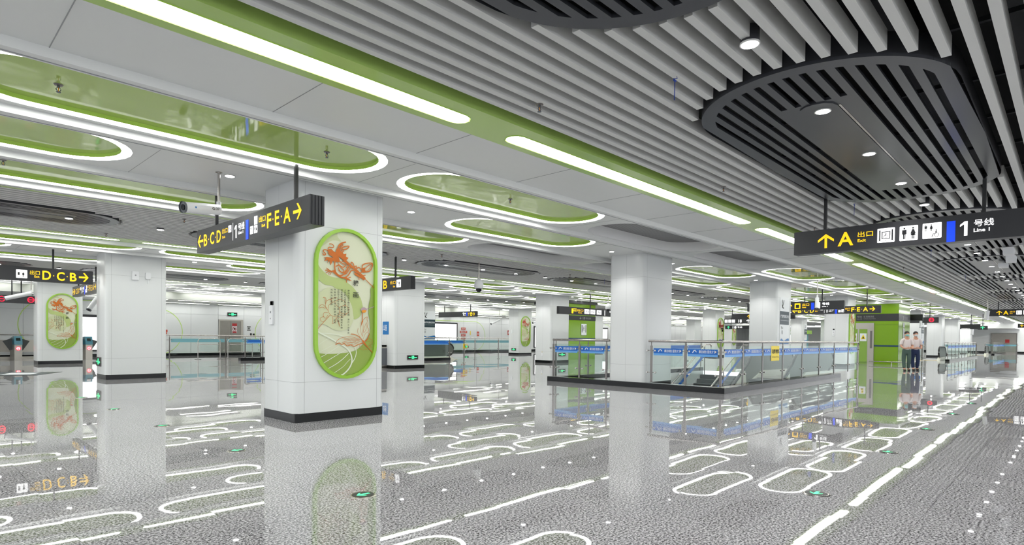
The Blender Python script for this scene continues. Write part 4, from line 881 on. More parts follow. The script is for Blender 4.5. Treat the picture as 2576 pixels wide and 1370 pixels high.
# ---------------------------------------------------------------- escalator
def esc_side(root, y, xe, d=1.0, slope=math.tan(math.radians(30)), xs=None, L=10.0, base=0.0, film=True):
    xs = xs if xs is not None else xe-d*3.6; N = 10
    top = [(xs-d*L, 0.93-L*slope), (xs, 0.93)]
    pts = []
    # handrail path: slope, blend, level, newel loop
    path = [(xs-d*L, -L*slope+0.95), (xs-d*1.0, -1.0*slope+0.97)]
    for k in range(7): t = k/6; path.append((xs-d*0.8*(1-t)**1.0+0, 0.95-0.8*slope*(1-t)**1.7))
    path += [(xe-d*0.45, 0.95)]
    for k in range(1, 9): t = math.pi*k/9; path.append((xe-d*0.45+d*0.45*math.sin(t), 0.95-0.36*(1-math.cos(t))))
    path.append((xe-d*0.5, 0.25))
    P3 = [(p[0], y, p[1]+base) for p in path]
    mb = MB(); mb.tube(P3, 0.05, 8); mb.build('moving_handrail', 'rubber', root)
    if L > 2:
        mb = MB(); a_ = (xs-d*L, -L*slope+0.86+base); b_ = (xs-d*1.1, -1.1*slope+0.90+base); mb.prism([(a_[0], y-0.045, a_[1]), (b_[0], y-0.045, b_[1]), (b_[0]+d*0.12, y-0.045, b_[1]-0.40), (a_[0], y-0.045, a_[1]-0.42)], (0, 0.09, 0)); mb.build('slope_cladding', 'esc_deck', root)
    low = [(xe-d*0.5, 0.22), (xs+d*0.4, 0.22), (xs-d*0.9, 0.22-0.9*slope+0.12), (xs-d*L, 0.22-L*slope)]
    poly = [(p[0], y-0.02, p[1]-0.02+base) for p in path[:-1]]+[(p[0], y-0.02, p[1]+base) for p in low]
    mb = MB(); mb.prism(poly, (0, 0.04, 0)); mb.build('side_panel', 'esc_panel', root)
    mb = MB()
    dk = [(xe+d*0.1, 0.0), (xe-d*0.3, 0.2), (xs+d*0.4, 0.24), (xs-d*0.9, 0.24-0.9*slope+0.1), (xs-d*L, 0.22-L*slope), (xs-d*L, -0.35-L*slope), (xs-d*0.6, -0.75*slope-0.06), (xs+d*0.2, 0.0)]
    mb.prism([(p[0], y-0.09, p[1]+base) for p in dk], (0, 0.18, 0)); mb.build('deck_skirt', 'esc_deck', root)
def escalator(label, ya, yb, xe, d=1.0, L=9.0, xs=None):
    root = empty('escalator', (0,0,0), label, 'escalator', 'escalators')
    for y in (ya, yb): esc_side(root, y, xe, d, L=L, xs=xs)
    xs = xs if xs is not None else xe-d*3.6
    mb = MB(); s = math.tan(math.radians(30))
    for i in range(int(L/0.4)):
        x = xs-d*0.2-d*0.4*i; z = -0.02-max(0, (abs(x-xs)-0.6))*s
        mb.box(min(x, x-d*0.4), ya+0.12, z-0.25, max(x, x-d*0.4), yb-0.12, z)
    mb.build('steps', 'step', root)
    mb = MB(); mb.box(min(xs-d*0.2, xe+d*0.3), ya+0.1, -0.1, max(xs-d*0.2, xe+d*0.3), yb-0.1, 0.006); mb.build('landing_plate', 'steel_satin', root)
    mb = MB(); mb.box(min(xe+d*0.3, xe+d*0.35), ya+0.05, 0.0, max(xe+d*0.3, xe+d*0.35), yb-0.05, 0.008); mb.build('yellow_line', 'step_yellow', root)
    return root
escalator('grey escalator inside the glass stairwell behind the yellow warning plate', 6.62, 8.05, 24.45)
mb = MB(); rect(mb, 0, 0, 0.62, 0.42, 0.006); o = mb.build('warning_plate', 'yellow_plate'); o.matrix_world = facing((17.05, 6.19, 0.72), '-y'); tag(o, 'yellow warning plate hanging on the stairwell glass', 'warning sign')
mb = MB(); put_text(mb, '禁止翻越 请勿倚靠', 0.05, 0.2, 0.57, 0.33, 0.009, 0.03); put_text(mb, 'No Climbing and Crossing', 0.05, 0.08, 0.57, 0.13, 0.009, 0.0); mb.build('lettering', 'ink', o)
E_ = [(50.5, 6.9, 8.4, 'first distant escalator beyond the person, dark handrail facing the aisle', -1.0), (76.5, 6.6, 8.0, 'second distant escalator between two glass barriers', -1.0), (84.5, 6.9, 8.3, 'third small escalator far down the aisle', -1.0)]
for xe, ya, yb, lb, d in E_[:2]: escalator(lb, ya, yb, xe, d, L=0.6, xs=xe-d*2.4)
for k, (xe, ye) in enumerate(((20.2, 26.2),)):
    r = escalator('escalator end with grey-green side left of the back barriers', 25.85, 27.25, 22.2, 1.0, L=0.6, xs=18.6)
mb = MB(); mb.box(15.5, 25.4, 0, 21.6, 25.58, 0.14); tag(mb.build('stairwell_kerb', 'plinth'), 'black kerb under the escalator left of the back barriers', 'kerb')
u = [0.1, 2.0, 4.0, 6.0]
balustrade('balustrade', 'glass barrier with blue stripe in front of the back escalator', '-y', (15.6, 25.5, 0), u, spans(u), (0, 6.6), z0=0.14, small=True, txt=False)
# far wells along the right aisle
for xa, xb, y, n, lb in ((49.0, 64.5, 6.2, 9, 'row of glass panels with blue stripe beyond the first distant escalator'), (79.5, 93.0, 6.2, 8, 'farthest row of glass panels with blue stripe by the right-hand aisle')):
    L = xb-xa; u = [L*i/n for i in range(n+1)]
    balustrade('balustrade', lb, '-y', (xa, y, 0), u, spans(u), (0, L), z0=0.13, small=True, txt=False)
    mb = MB(); mb.box(xa-0.1, y-0.12, 0, xb, y+0.12, 0.13); tag(mb.build('stairwell_kerb', 'plinth'), 'black kerb under the '+lb, 'kerb')
for x, ya, yb, lb in ((57.5, 8.9, 10.4, 'short glass barrier behind the first distant escalator'), (66.0, 6.3, 8.6, 'clear glass barrier behind the far row of panels'), (92.5, 5.0, 8.0, 'clear glass barrier before the far steel door'), (44.3, 6.9, 8.6, 'glass barrier with blue stripe behind the person')):
    L = yb-ya; balustrade('balustrade', lb, '-x', (x, yb, 0), [0, L], [(0.06, L-0.06)], (0, L), z0=0.0, small=True, txt=False, band='frost' if 'clear' in lb else 'blue')
# back barriers near the wall
u = [0, 1.6, 3.0, 4.4]
balustrade('balustrade', 'clear glass barrier before the steel door at the back wall', '-y', (10.2, 35.2, 0), [0, 2.9, 4.9], [(0.06, 2.84), (2.96, 4.84)], (-0.2, 5.2), z0=0.0, small=True, band='frost', group='clear glass barriers')
balustrade('balustrade', 'clear glass barrier left of the distant red dragon column', '-y', (26.2, 34.0, 0), [0, 2.6, 5.2, 7.8, 9.6], spans([0, 2.6, 5.2, 7.8, 9.6]), (-4.0, 9.8), z0=0.0, small=True, band='frost', group='clear glass barriers')
balustrade('balustrade', 'glass barrier with blue stripe in front of the roller shutter', '-y', (22.4, 30.0, 0), [0, 2.0, 4.3], spans([0, 2.0, 4.3]), (-1.5, 4.5), z0=0.0, small=True, txt=False)
balustrade('balustrade', 'short blue-striped glass barrier left of the large front column', '-y', (12.3, 30.5, 0), [0, 0.9, 1.8], spans([0, 0.9, 1.8]), (0, 2.0), z0=0.15, small=True, txt=False)
mb = MB(); mb.box(12.0, 30.3, 0, 14.2, 30.6, 0.15); tag(mb.build('stairwell_kerb', 'plinth'), 'black kerb under the short blue-striped barrier', 'kerb')
# low movable fences
def fence(label, loc, L):
    root = empty('queue_fence', label=label, cat='fence', group='steel queue fences', mw=facing(loc, '-y'))
    mb = MB(); mb.tube([(0, 0.02, 0), (0, 0.98, 0), (0.08, 1.08, 0), (L-0.08, 1.08, 0), (L, 0.98, 0), (L, 0.02, 0)], 0.022, 8); mb.tube([(0, 0.38, 0), (L, 0.38, 0)], 0.016, 6); mb.tube([(0, 0.78, 0), (L, 0.78, 0)], 0.016, 6); mb.build('tube_frame', 'steel', root)
    mb = MB(); rect(mb, 0.1, 0.4, L-0.1, 0.76, 0.0); mb.build('glass_panel', 'glass', root)
    for x in (0, L): mb = MB(); mb.tube([(x, 0, 0), (x, 0.015, 0)], 0.16, 16); mb.build('foot_plate', 'steel_dark', root)
    return root
fence('low steel queue fence, leftmost before the clear glass barrier', (10.9, 33.0, 0), 1.1)
fence('low steel queue fence nearer the steel door', (12.4, 33.0, 0), 1.3)

# ---------------------------------------------------------------- lift shafts
def panel_text(mbs, items):
    pass
ls = empty('lift_shaft', (0,0,0), 'tall green lift shaft with dark band beside the person', 'lift shaft')
mb = MB(); mb.box(39.0, 7.2, 0, 42.1, 10.9, 3.45); mb.build('green_cladding', 'shaft_green', ls)
mb = MB(); mb.box(38.985, 7.185, 2.47, 42.115, 10.91, 2.88); mb.build('dark_band', 'black_box', ls)
mb = MB(); mb.box(38.985, 7.185, 1.0, 42.115, 8.4, 1.09); mb.build('navy_stripe', 'navy', ls)
mb = MB(); mb.box(38.9, 7.1, 3.45, 42.2, 11.0, 3.6); mb.build('top_soffit', 'ceiling_white', ls)
mb = MB(); mb.box(38.992, 7.192, 2.25, 42.11, 8.4, 2.256); mb.box(38.992, 7.192, 0, 38.998, 7.2, 3.45); mb.build('panel_joint', 'ink', ls)
ft = empty('sign_face', mw=facing((38.98, 9.45, 2.47), '-x')); mb = MB()
put_text(mb, '18', -0.15, 0.1, 0.12, 0.32, 0.004, 0.03); put_text(mb, '号线', 0.18, 0.2, 0.42, 0.3, 0.004, 0.0); put_text(mb, 'Line 18', 0.18, 0.1, 0.42, 0.15, 0.004, 0.0); put_text(mb, '往 天府机场北', 0.52, 0.2, 1.05, 0.31, 0.004, 0.0); put_text(mb, 'To Tianfu Airport North', 0.52, 0.1, 1.12, 0.15, 0.004, 0.0)
o = mb.build('lettering', 'grey_text'); o.matrix_world = facing((38.98, 9.45, 2.47), '-x'); o.parent = ls; bpy.data.objects.remove(ft)
mb = MB(); arrow(mb, 0.45, 0.1, 0.6, 0.3, 'd'); put_text(mb, '18', 0.9, 0.08, 1.3, 0.3, 0.004, 0.02); put_text(mb, '号线 换乘', 1.4, 0.1, 2.3, 0.28, 0.004, 0.0)
o = mb.build('lettering', 'grey_text'); o.matrix_world = facing((39.0, 7.18, 2.47), '-y'); o.parent = ls
mb = MB(); rect(mb, 1.1, -0.35, 1.6, -0.08, 0.004); rect(mb, 1.1, -1.15, 1.6, -0.4, 0.004); o = mb.build('wall_plate', 'plate_grey'); o.matrix_world = facing((39.0, 7.19, 2.47), '-y'); o.parent = ls
# lift door
dr = empty('lift_door', (0,0,0), 'steel-framed lift door with green glass in the green shaft', 'lift door')
mb = MB(); mb.box(38.94, 8.39, 0, 39.0, 8.66, 2.1); mb.box(38.94, 8.39, 2.1, 39.0, 9.9, 2.36); mb.box(38.94, 9.7, 0, 39.0, 9.9, 2.1); mb.build('steel_frame', 'steel_satin', dr)
mb = MB(); mb.box(38.955, 8.66, 0, 38.99, 8.72, 2.0); mb.box(38.955, 9.14, 0, 38.99, 9.22, 2.0); mb.box(38.955, 8.66, 2.0, 38.99, 9.7, 2.1); mb.build('door_frame', 'steel_satin', dr)
mb = MB(); mb.box(38.965, 8.72, 0.1, 38.985, 9.14, 2.0); mb.box(38.965, 9.22, 0.1, 38.985, 9.7, 2.0); mb.build('green_glass', 'shaft_side', dr)
mb = MB(); mb.box(38.93, 8.47, 0.9, 38.945, 8.58, 1.9); mb.build('call_panel', 'steel_dark', dr)
mb = MB(); F_ = facing((38.95, 9.12, 1.0), '-x'); rect(mb, 0.02, 0.3, 0.36, 0.75, 0.0); o = mb.build('warning_sticker', 'plate_white'); o.matrix_world = F_; o.parent = dr
mb = MB(); mb.poly([(0.06, 0.42, 0.004), (0.32, 0.42, 0.004), (0.19, 0.70, 0.004)]); q = mb.build('triangle', 'yellow_plate', o); mb = MB(); mb.poly([(0.13, 0.46, 0.006), (0.25, 0.46, 0.006), (0.19, 0.60, 0.006)]); mb.build('symbol', 'ink', o)
mb = MB(); rect(mb, 0.02-0.5, 0.25, 0.36-0.5, 0.75, 0.0); o = mb.build('warning_sticker', 'plate_white'); o.matrix_world = F_; o.parent = dr
mb = MB(); ring2(mb, -0.31, 0.56, 0.11, 0.14, 0.004); stroke(mb, [(-0.4, 0.65), (-0.22, 0.47)], 0.03, 0.004); rect(mb, -0.45, 0.27, -0.17, 0.38, 0.004); mb.build('symbol', 'red_plate', o)
mb = MB()
pp = [(38.4, 8.5, 0.16), (38.4, 7.0, 0.16), (38.4, 6.75, 0.16), (38.65, 6.6, 0.16), (43.0, 6.6, 0.16)]
mb.tube(pp, 0.03, 8)
gr = mb.build('guard_rail', 'steel'); tag(gr, 'low steel guard rail around the green lift shaft', 'guard rail')
for x, y in ((38.4, 7.4), (38.6, 6.62), (40.5, 6.6), (42.6, 6.6)): mb = MB(); mb.tube([(x, y, 0), (x, y, 0.16)], 0.02, 8); mb.tube([(x, y, 0), (x, y, 0.01)], 0.05, 10); mb.build('post', 'steel', gr)
ls2 = empty('lift_shaft', (0,0,0), 'distant green lift shaft behind the stairwell balustrade', 'lift shaft')
mb = MB(); mb.box(28.3, 22.25, 0, 31.0, 24.9, 3.42); mb.build('green_cladding', 'shaft_green', ls2)
mb = MB(); mb.box(28.285, 22.235, 2.42, 31.01, 24.91, 2.70); mb.build('dark_band', 'black_box', ls2)
mb = MB(); mb.box(28.285, 22.235, 1.25, 31.01, 24.91, 1.33); mb.build('navy_stripe', 'navy', ls2)
mb = MB(); mb.box(28.2, 22.15, 3.42, 31.1, 25.0, 3.6); mb.build('top_soffit', 'black_box', ls2)
S0 = facing((28.3, 22.23, 2.42), '-y')
mb = MB(); arrow(mb, 1.0, 0.06, 1.2, 0.22, 'd'); put_text(mb, '18', 1.35, 0.06, 1.55, 0.22, 0.004, 0.015); put_text(mb, '号线 往机场', 1.62, 0.08, 2.2, 0.2, 0.004, 0.0); o = mb.build('lettering', 'grey_text'); o.matrix_world = S0; o.parent = ls2
mb = MB(); rrect(mb, 1.2, -0.92, 1.75, -0.22, 0.03, 0.004); o = mb.build('lift_symbol', 'plate_white'); o.matrix_world = S0; o.parent = ls2
mb = MB(); rect(mb, 1.25, -0.75, 1.31, -0.28, 0.006); rect(mb, 1.64, -0.75, 1.70, -0.28, 0.006); chair_man(mb, 1.47, -0.66, 0.3, 0.006); q = mb.build('symbol', 'ink', o)

# ---------------------------------------------------------------- posters on columns
def poster(label, loc, w=0.62, red=False):
    root = empty('column_poster', label=label, cat='poster', group='printed posters on columns', mw=facing(loc, '-y'))
    mb = MB(); rect(mb, 0, 0, w, 1.86, 0.004); mb.build('sheet', 'plate_white', root)
    mb = MB(); rect(mb, 0.0, 0.78, w, 1.30, 0.007); mb.build('dark_field', 'poster_dark', root)
    mb = MB(); put_text(mb, '往天府机场北方向', 0.06, 1.04, w-0.05, 1.17, 0.009, 0.02); put_text(mb, 'To Tianfu Airport North Railway Station', 0.05, 0.92, w-0.04, 0.96, 0.009, 0.0)
    arrow(mb, 0.08, 1.42, 0.28, 1.68, 'u', 0.008); mb.build('white_lettering', 'print_white', root)
    mb = MB(); stroke(mb, [(0.22, 1.75), (0.27, 1.45), (0.4, 1.42)], 0.05, 0.008); stroke(mb, [(0.42, 1.74), (0.27, 1.45)], 0.045, 0.008); put_text(mb, '1号线 Line 1', 0.12, 0.6, 0.36, 0.72, 0.008, 0.0); put_text(mb, '乘客须知', 0.2, 0.4, 0.32, 0.56, 0.008, 0.0); mb.build('black_marks', 'ink', root)
    mb = MB(); mb.poly([(x, y, 0.008) for x, y in smooth_pts([(0, 0.02), (0.02, 0.08), (0.1, 0.19), (0.2, 0.23), (0.34, 0.18), (0.48, 0.14), (0.56, 0.17), (w, 0.24), (w, 0.02)], 3)]); mb.build('blue_wave', 'poster_blue', root)
    mb = MB(); stroke(mb, smooth_pts([(0.05, 0.06), (0.15, 0.14), (0.26, 0.12), (0.36, 0.05), (0.5, 0.05)]), 0.012, 0.010); mb.build('wave_line', 'poster_sky', root)
    return root
poster('tall printed poster with a blue wave on the column behind the escalators', (COLX[2]+0.26, ROWY[0]-0.003, 1.14), 1.0)
poster('small distant poster with dark field on the column past the stairwell', (COLX[4]+0.5, ROWY[1]-0.003, 1.14), 0.95)
poster('smaller distant poster on a column right of the poster column', (COLX[6]+0.7, ROWY[1]-0.003, 1.14), 0.8)
poster('poster on the column seen right of the green exit sign column', (COLX[2]+0.4, ROWY[2]-0.003, 1.15), 1.1)
poster('poster on the column right of the green lift shaft', (COLX[5]+0.3, ROWY[0]-0.003, 1.14), 1.0)
mb = MB(); mb.box(0, 0, 0, 0.42, 0.52, 0.004); o = mb.build('notice_board', 'poster_blue'); o.matrix_world = facing((13.788, 20.48, 1.38), '-x'); tag(o, 'small blue notice with white letters right of the large front column', 'notice')
mb = MB(); put_text(mb, '公告', 0.05, 0.15, 0.3, 0.4, 0.008); mb.build('lettering', 'print_white', o)

# ---------------------------------------------------------------- small fittings
def exit_sign(label, mw, w=0.36, h=0.15):
    root = empty('exit_sign', label=label, cat='exit sign', group='green emergency exit signs', mw=mw)
    mb = MB(); mb.box(0, 0, 0, w, h, 0.02); mb.build('frame', 'steel_dark', root)
    mb = MB(); rect(mb, 0.02, 0.015, w-0.02, h-0.015, 0.022); mb.build('face', 'black', root)
    mb = MB(); arrow(mb, 0.03*w/0.36, h*0.36, w*0.45, h*0.64, 'l', 0.024, 0.3); rect(mb, w*0.40, h*0.2, w*0.62, h*0.85, 0.024); rect(mb, w*0.62, h*0.35, w*0.88, h*0.55, 0.024); mb.build('running_man_symbol', 'sign_green', root)
    mb = MB(); rect(mb, w*0.45, h*0.4, w*0.48, h*0.85, 0.026); rect(mb, w*0.55, h*0.2, w*0.57, h*0.6, 0.026); mb.build('door_symbol', 'black', root)
exit_sign('green exit sign low on the column right of the front column', facing((COLX[1]+0.62, ROWY[1]-0.002, 0.36), '-y'), 0.55, 0.18)
exit_sign('green exit sign low on the column behind the balustrade left end', facing((COLX[2]+0.62, ROWY[1]-0.002, 0.34), '-y'), 0.6, 0.19)
exit_sign('green exit sign on the narrow side of the plain white column', facing((COLX[0]-0.002, ROWY[1]+1.0, 0.36), '-x'), 0.55, 0.26)
exit_sign('green exit sign on the side of the distant red dragon column', facing((COLX[3]-0.002, ROWY[2]+0.75, 0.3), '-x'), 0.5, 0.18)
exit_sign('green exit sign above the steel door at the back wall', facing((14.75, 39.38, 2.5), '-y'), 0.62, 0.24)
exit_sign('green exit sign low on the back wall behind the clear barrier', facing((35.0, 39.38, 0.35), '-y'), 0.6, 0.2)
mb = MB(); mb.box(0, 0, 0, 0.17, 0.24, 0.05); o = mb.build('detector_box', 'cam_white'); o.matrix_world = facing((4.72, 19.668, 2.86), '-y'); tag(o, 'small white square box, left of the pair on the plain column', 'wall box')
mb = MB(); mb.tube([(0.085, 0.13, 0.05), (0.085, 0.13, 0.056)], 0.02, 12); mb.build('sensor', 'plate_grey', o)
mb = MB(); rrect(mb, 0, 0, 0.14, 0.19, 0.03, 0.041); mb.box(0.005, 0.005, 0, 0.135, 0.185, 0.039); mb.tube([(0.07, 0, 0.02), (0.07, -0.13, 0.02)], 0.01, 6); o = mb.build('detector_box', 'cam_white'); o.matrix_world = facing((5.06, 19.668, 2.9), '-y'); tag(o, 'small rounded white box with drop tube, right of the pair', 'wall box')
def intercom(label, mw):
    root = empty('help_point', label=label, cat='intercom', mw=mw)
    mb = MB(); mb.box(-0.06, -0.19, 0, 0.06, 0.1, 0.03); mb.build('white_box', 'cam_white', root)
    mb = MB(); rect(mb, -0.035, 0.11, 0.035, 0.17, 0.02); mb.box(-0.035, 0.11, 0, 0.035, 0.17, 0.02); mb.build('black_camera', 'black', root)
    mb = MB(); ring2(mb, 0, 0.0, 0, 0.018, 0.032, 12); ring2(mb, 0, -0.1, 0, 0.012, 0.032, 12); mb.build('button', 'cam_grey', root)
intercom('small white intercom with black camera on the front column side', facing((COLX[0]-0.002, 9.08, 1.66), '-x'))
intercom('small white intercom on the column before the lift shaft', facing((COLX[3]-0.002, 8.95, 1.75), '-x'))
mb = MB(); mb.box(0, 0, 0, 0.12, 0.28, 0.03); o = mb.build('call_box', 'plate_white'); o.matrix_world = facing((COLX[3]-0.002, ROWY[2]+0.75, 1.65), '-x'); tag(o, 'grey call box on the side of the distant red dragon column', 'call box')
mb = MB(); mb.box(0, 0, 0, 0.09, 0.16, 0.02); o = mb.build('socket_cover', 'cam_white'); o.matrix_world = facing((COLX[2]-0.002, ROWY[1]+0.62, 0.36), '-x'); tag(o, 'small white socket cover low on the column left of the balustrade', 'socket')
mb = MB(); mb.poly([(0.02, 0.19, 0.01), (0.07, 0.19, 0.01), (0.045, 0.25, 0.01)]); mb.build('warning_triangle', 'step_yellow', o)

# cameras
def bullet(label, loc, zb, direction, L=0.36, mark=None, r=0.055, ztop=ZC):
    root = empty('surveillance_camera', loc, label, 'security camera', 'hanging security cameras')
    d = Vector(direction).normalized(); x, y, z = 0, 0, zb-loc[2]
    mb = MB(); t_ = 0.055 if any(abs(y_-loc[1]) < 0.7 for y_ in (6.98, 10.78, 18.33, 22.13, 29.68, 33.48)) else 0.0; mb.tube([(0,0,t_), (0,0,z+0.07)], 0.018, 10); mb.tube([(0,0,t_), (0,0,t_-0.008)], 0.045, 14); mb.build('ceiling_pole', 'steel', root)
    mb = MB(); mb.tube([(0,0,z+0.08), (0,0,z-0.02)], 0.03, 10); mb.tube([(0,0,z), Vector((0,0,z))+d*0.06-Vector((0,0,0.03))], 0.035, 10); mb.build('joint', 'cam_white', root)
    a = Vector((0,0,z-0.03)); b = a+d*L
    mb = MB(); mb.tube([a, b], r, 20); mb.build('body', 'cam_white', root)
    mb = MB(); mb.tube([b, b+d*0.03], [r*1.04, r*1.06], 20, caps=False); mb.tube([b+d*0.002, b+d*0.01], r*0.98, 20); mb.build('front_ring', 'cam_grey', root)
    mb = MB(); mb.tube([b+d*0.008, b+d*0.022], r*0.55, 16); mb.build('lens', 'lens', root)
    return root, a, b, d
cr, a, b, d = bullet('white bullet camera marked G-37 hanging left of the front column', (3.18, 8.81, 3.6), 3.1, (-0.95, -0.22, -0.12), 0.5, r=0.074)
side = d.cross(Vector((0,0,1))).normalized()   # towards the viewer's side of the body
if side.dot(Vector((-1,-1,0))) < 0: side = -side
upv = side.cross(d).normalized();
if upv.z < 0: upv = -upv
def on_body(mb, s, c, wd, ht, nm, m_, par):
    o = mb.build(nm, m_, par); right = -d
    w_ = right.cross(upv)
    if w_.dot(side) < 0: right = d; w_ = right.cross(upv)
    o.matrix_local = Matrix(((right.x, upv.x, w_.x, c.x), (right.y, upv.y, w_.y, c.y), (right.z, upv.z, w_.z, c.z), (0,0,0,1))); return o
mb = MB(); put_text(mb, 'G-37', -0.055, -0.017, 0.055, 0.018, 0.0, 0.02); on_body(mb, 1, a+d*0.09+side*0.0755, 0, 0, 'camera_number', 'ink', cr)
mb = MB(); ring2(mb, 0, 0, 0, 0.013, 0.0, 14); on_body(mb, 1, a+d*0.38+side*0.0755, 0, 0, 'maker_badge', 'poster_blue', cr)
bullet('white bullet camera hanging before the Line 1 exit sign, lens down', (24.3, 7.14, 3.6), 2.96, (-0.25, -0.05, -0.75), 0.42, r=0.07)
bullet('white bullet camera hanging left of the distant A exit sign', (40.2, 3.4, 3.6), 3.02, (0.05, 0.1, -0.9), 0.45, r=0.1)
bullet('slim white camera hanging right of the green lift shaft', (45.0, 7.1, 3.6), 2.65, (0, 0.05, -1), 0.4, r=0.07)
bullet('slim white camera hanging far behind the arrow display', (66.0, 6.6, 3.6), 2.5, (0, 0.05, -1), 0.5, r=0.1)
bullet('white bullet camera before the long red display', (3.65, 29.2, 3.6), 2.86, (-0.8, 0.1, -0.25), 0.8, r=0.08)
bullet('white camera under the edge-on hanging sign', (5.65, 28.5, 3.6), 2.78, (-0.35, -0.2, -0.55), 0.62, r=0.09)
bullet('black-tipped camera at the distant red dragon column, left side', (33.0, 32.9, 3.6), 2.72, (-0.9, 0.1, -0.35), 0.9, r=0.07)
bullet('black-tipped camera at the distant red dragon column, right side', (35.2, 30.5, 3.6), 2.82, (-0.9, 0.1, -0.35), 0.9, r=0.07)
dm = empty('dome_camera', (12.43, 13.31, 3.6), 'white dome camera hanging on a pole behind the front column row', 'security camera', 'hanging security cameras')
mb = MB(); mb.tube([(0,0,0), (0,0,-0.48)], 0.018, 10); mb.tube([(0,0,-0.4), (0,0,-0.52)], 0.025, 10); mb.build('ceiling_pole', 'steel', dm)
mb = MB(); mb.tube([(0,0,-0.5), (0,0,-0.56), (0,0,-0.66), (0,0,-0.76), (0,0,-0.80)], [0.05, 0.11, 0.145, 0.14, 0.11], 24); mb.build('body', 'cam_white', dm)
mb = MB(); mb.tube([(0,0,-0.80), (0,0,-0.86), (0,0,-0.91)], [0.10, 0.09, 0.04], 20); mb.build('glass_dome', 'lens', dm)
dm = dup(dm, (25.2, 17.3, 3.6), 'small white dome camera beside the far green shaft')
mb = MB(); mb.tube([(0,0,0.1), (0,0,0)], 0.015, 8); mb.box(-0.25, -0.1, -0.1, 0.25, 0.1, 0); o = mb.build('projector_box', 'cam_white'); o.location = (21.6, 1.5, 3.52); tag(o, 'flat white box hanging under the aisle slats, right edge', 'ceiling device')
mb = MB(); mb.prism([(-0.25, -0.1, 0), (0.25, -0.1, 0), (0.18, -0.1, -0.16), (-0.18, -0.1, -0.16)], (0, 0.2, 0)); o = mb.build('beam_detector', 'cam_white'); o.location = (18.6, 1.2, 3.58); tag(o, 'white wedge-shaped device above the exit sign, nearer', 'ceiling device', 'wedge devices'); dup(o, (20.2, 1.25, 3.56), 'white wedge-shaped device above the exit sign, farther')

# floor guide lights
def guide(label):
    root = empty('floor_guide_light', (0,0,0), label, 'floor guide light', 'round green floor guide lights')
    mb = MB(); mb.tube([(0,0,0), (0,0,0.006)], [0.11, 0.098], 32); mb.build('steel_ring', 'steel', root)
    mb = MB(); mb.tube([(0,0,0.005), (0,0,0.0075)], 0.088, 32); mb.build('dark_disc', 'black', root)
    mb = MB(); v = MB(); arrow(v, -0.06, -0.05, 0.06, 0.05, 'l', 0, 0.3); mb.v = [(p[0], p[1], 0.0085) for p in v.v]; mb.f = v.f; mb.sm = v.sm; mb.build('green_arrow', 'sign_green', root)
    return root
pg = None
for x, y, s in ((2.64, 4.19, 'in front of the large column base'), (2.65, 6.79, 'left of the large front column'), (2.62, 9.34, 'second left of the large front column'), (2.6, 11.93, 'below the plain white column'), (2.6, 14.5, 'under the column at the left edge'),
                (5.41, 1.57, 'nearest on the right-hand aisle'), (8.05, 1.57, 'second on the right-hand aisle'), (10.6, 1.58, 'third on the right-hand aisle'), (13.2, 1.58, 'fourth on the right-hand aisle'), (15.8, 1.58, 'fifth on the right-hand aisle')):
    lb = 'round green floor guide light '+s
    if pg is None: pg = guide(lb); pg.location = (x, y, 0)
    else: dup(pg, (x, y, 0), lb)
# ---------------------------------------------------------------- ticket gates
def gate(label, loc):
    root = empty('ticket_gate', loc, label, 'ticket gate', 'ticket gates')
    mb = MB(); mb.box(-0.14, 0, 0, 0.14, 1.6, 0.74); mb.build('cabinet', 'steel_satin', root)
    mb = MB(); mb.prism([(-0.15, -0.06, 0.74), (-0.15, 1.6, 0.74), (-0.15, 1.6, 1.02), (-0.15, 0.35, 1.14), (-0.15, 0.12, 1.14)], (0.3, 0, 0)); mb.build('teal_head', 'gate_teal', root)
    mb = MB(); mb.quad((-0.08, 0.006, 0.93), (0.08, 0.006, 0.93), (0.08, 0.085, 1.06), (-0.08, 0.085, 1.06)); mb.build('card_reader', 'lens', root)
    g = empty('display', (0, -0.005, 0.55)); g.parent = root
    bpy.data.objects.remove(g)
    mb = MB(); v = MB(); ring2(v, 0, 0, 0, 0.095, 0, 24); mb.add([(p[0], -0.006, p[1]+0.56) for p in v.v], v.f); mb.build('red_light', 'sign_red', root)
    mb = MB(); v = MB(); ring2(v, 0, 0, 0.05, 0.068, 0, 24); rect(v, -0.045, -0.008, 0.045, 0.008, 0); mb.add([(p[0], -0.010, p[1]+0.56) for p in v.v], v.f); mb.build('no_entry_mark', 'sign_white', root)
    for s in (-1, 1):
        mb = MB(); mb.prism([(s*0.14, 0.7, 1.05), (s*0.14, 0.7, 0.5), (s*0.24, 0.7, 0.45), (s*0.5, 0.7, 0.9)], (0, 0.03, 0)); mb.build('wing_flap', 'flap', root)
    return root
g0 = gate('ticket gate with red light left of the left edge column', (4.0, 35.8, 0))
dup(g0, (6.74, 35.8, 0), 'ticket gate with red light between the two left columns')
dup(g0, (2.7, 35.8, 0), 'ticket gate cut by the left edge of the picture')
mb = MB(); mb.tube([(1.0, 37.6, 1.2), (6.0, 37.6, 1.2)], 0.03, 8)
for x in (1.2, 3.5, 5.8): mb.tube([(x, 37.6, 0), (x, 37.6, 1.2)], 0.02, 6)
o = mb.build('gate_rail', 'steel'); tag(o, 'steel handrail behind the ticket gates', 'handrail')
mb = MB(); mb.box(1.0, 37.9, 0.35, 6.5, 38.0, 0.95); mb.box(1.0, 37.9, 0, 6.5, 38.0, 0.12); o = mb.build('steel_screen', 'steel_satin'); tag(o, 'low steel screen behind the ticket gates', 'screen')

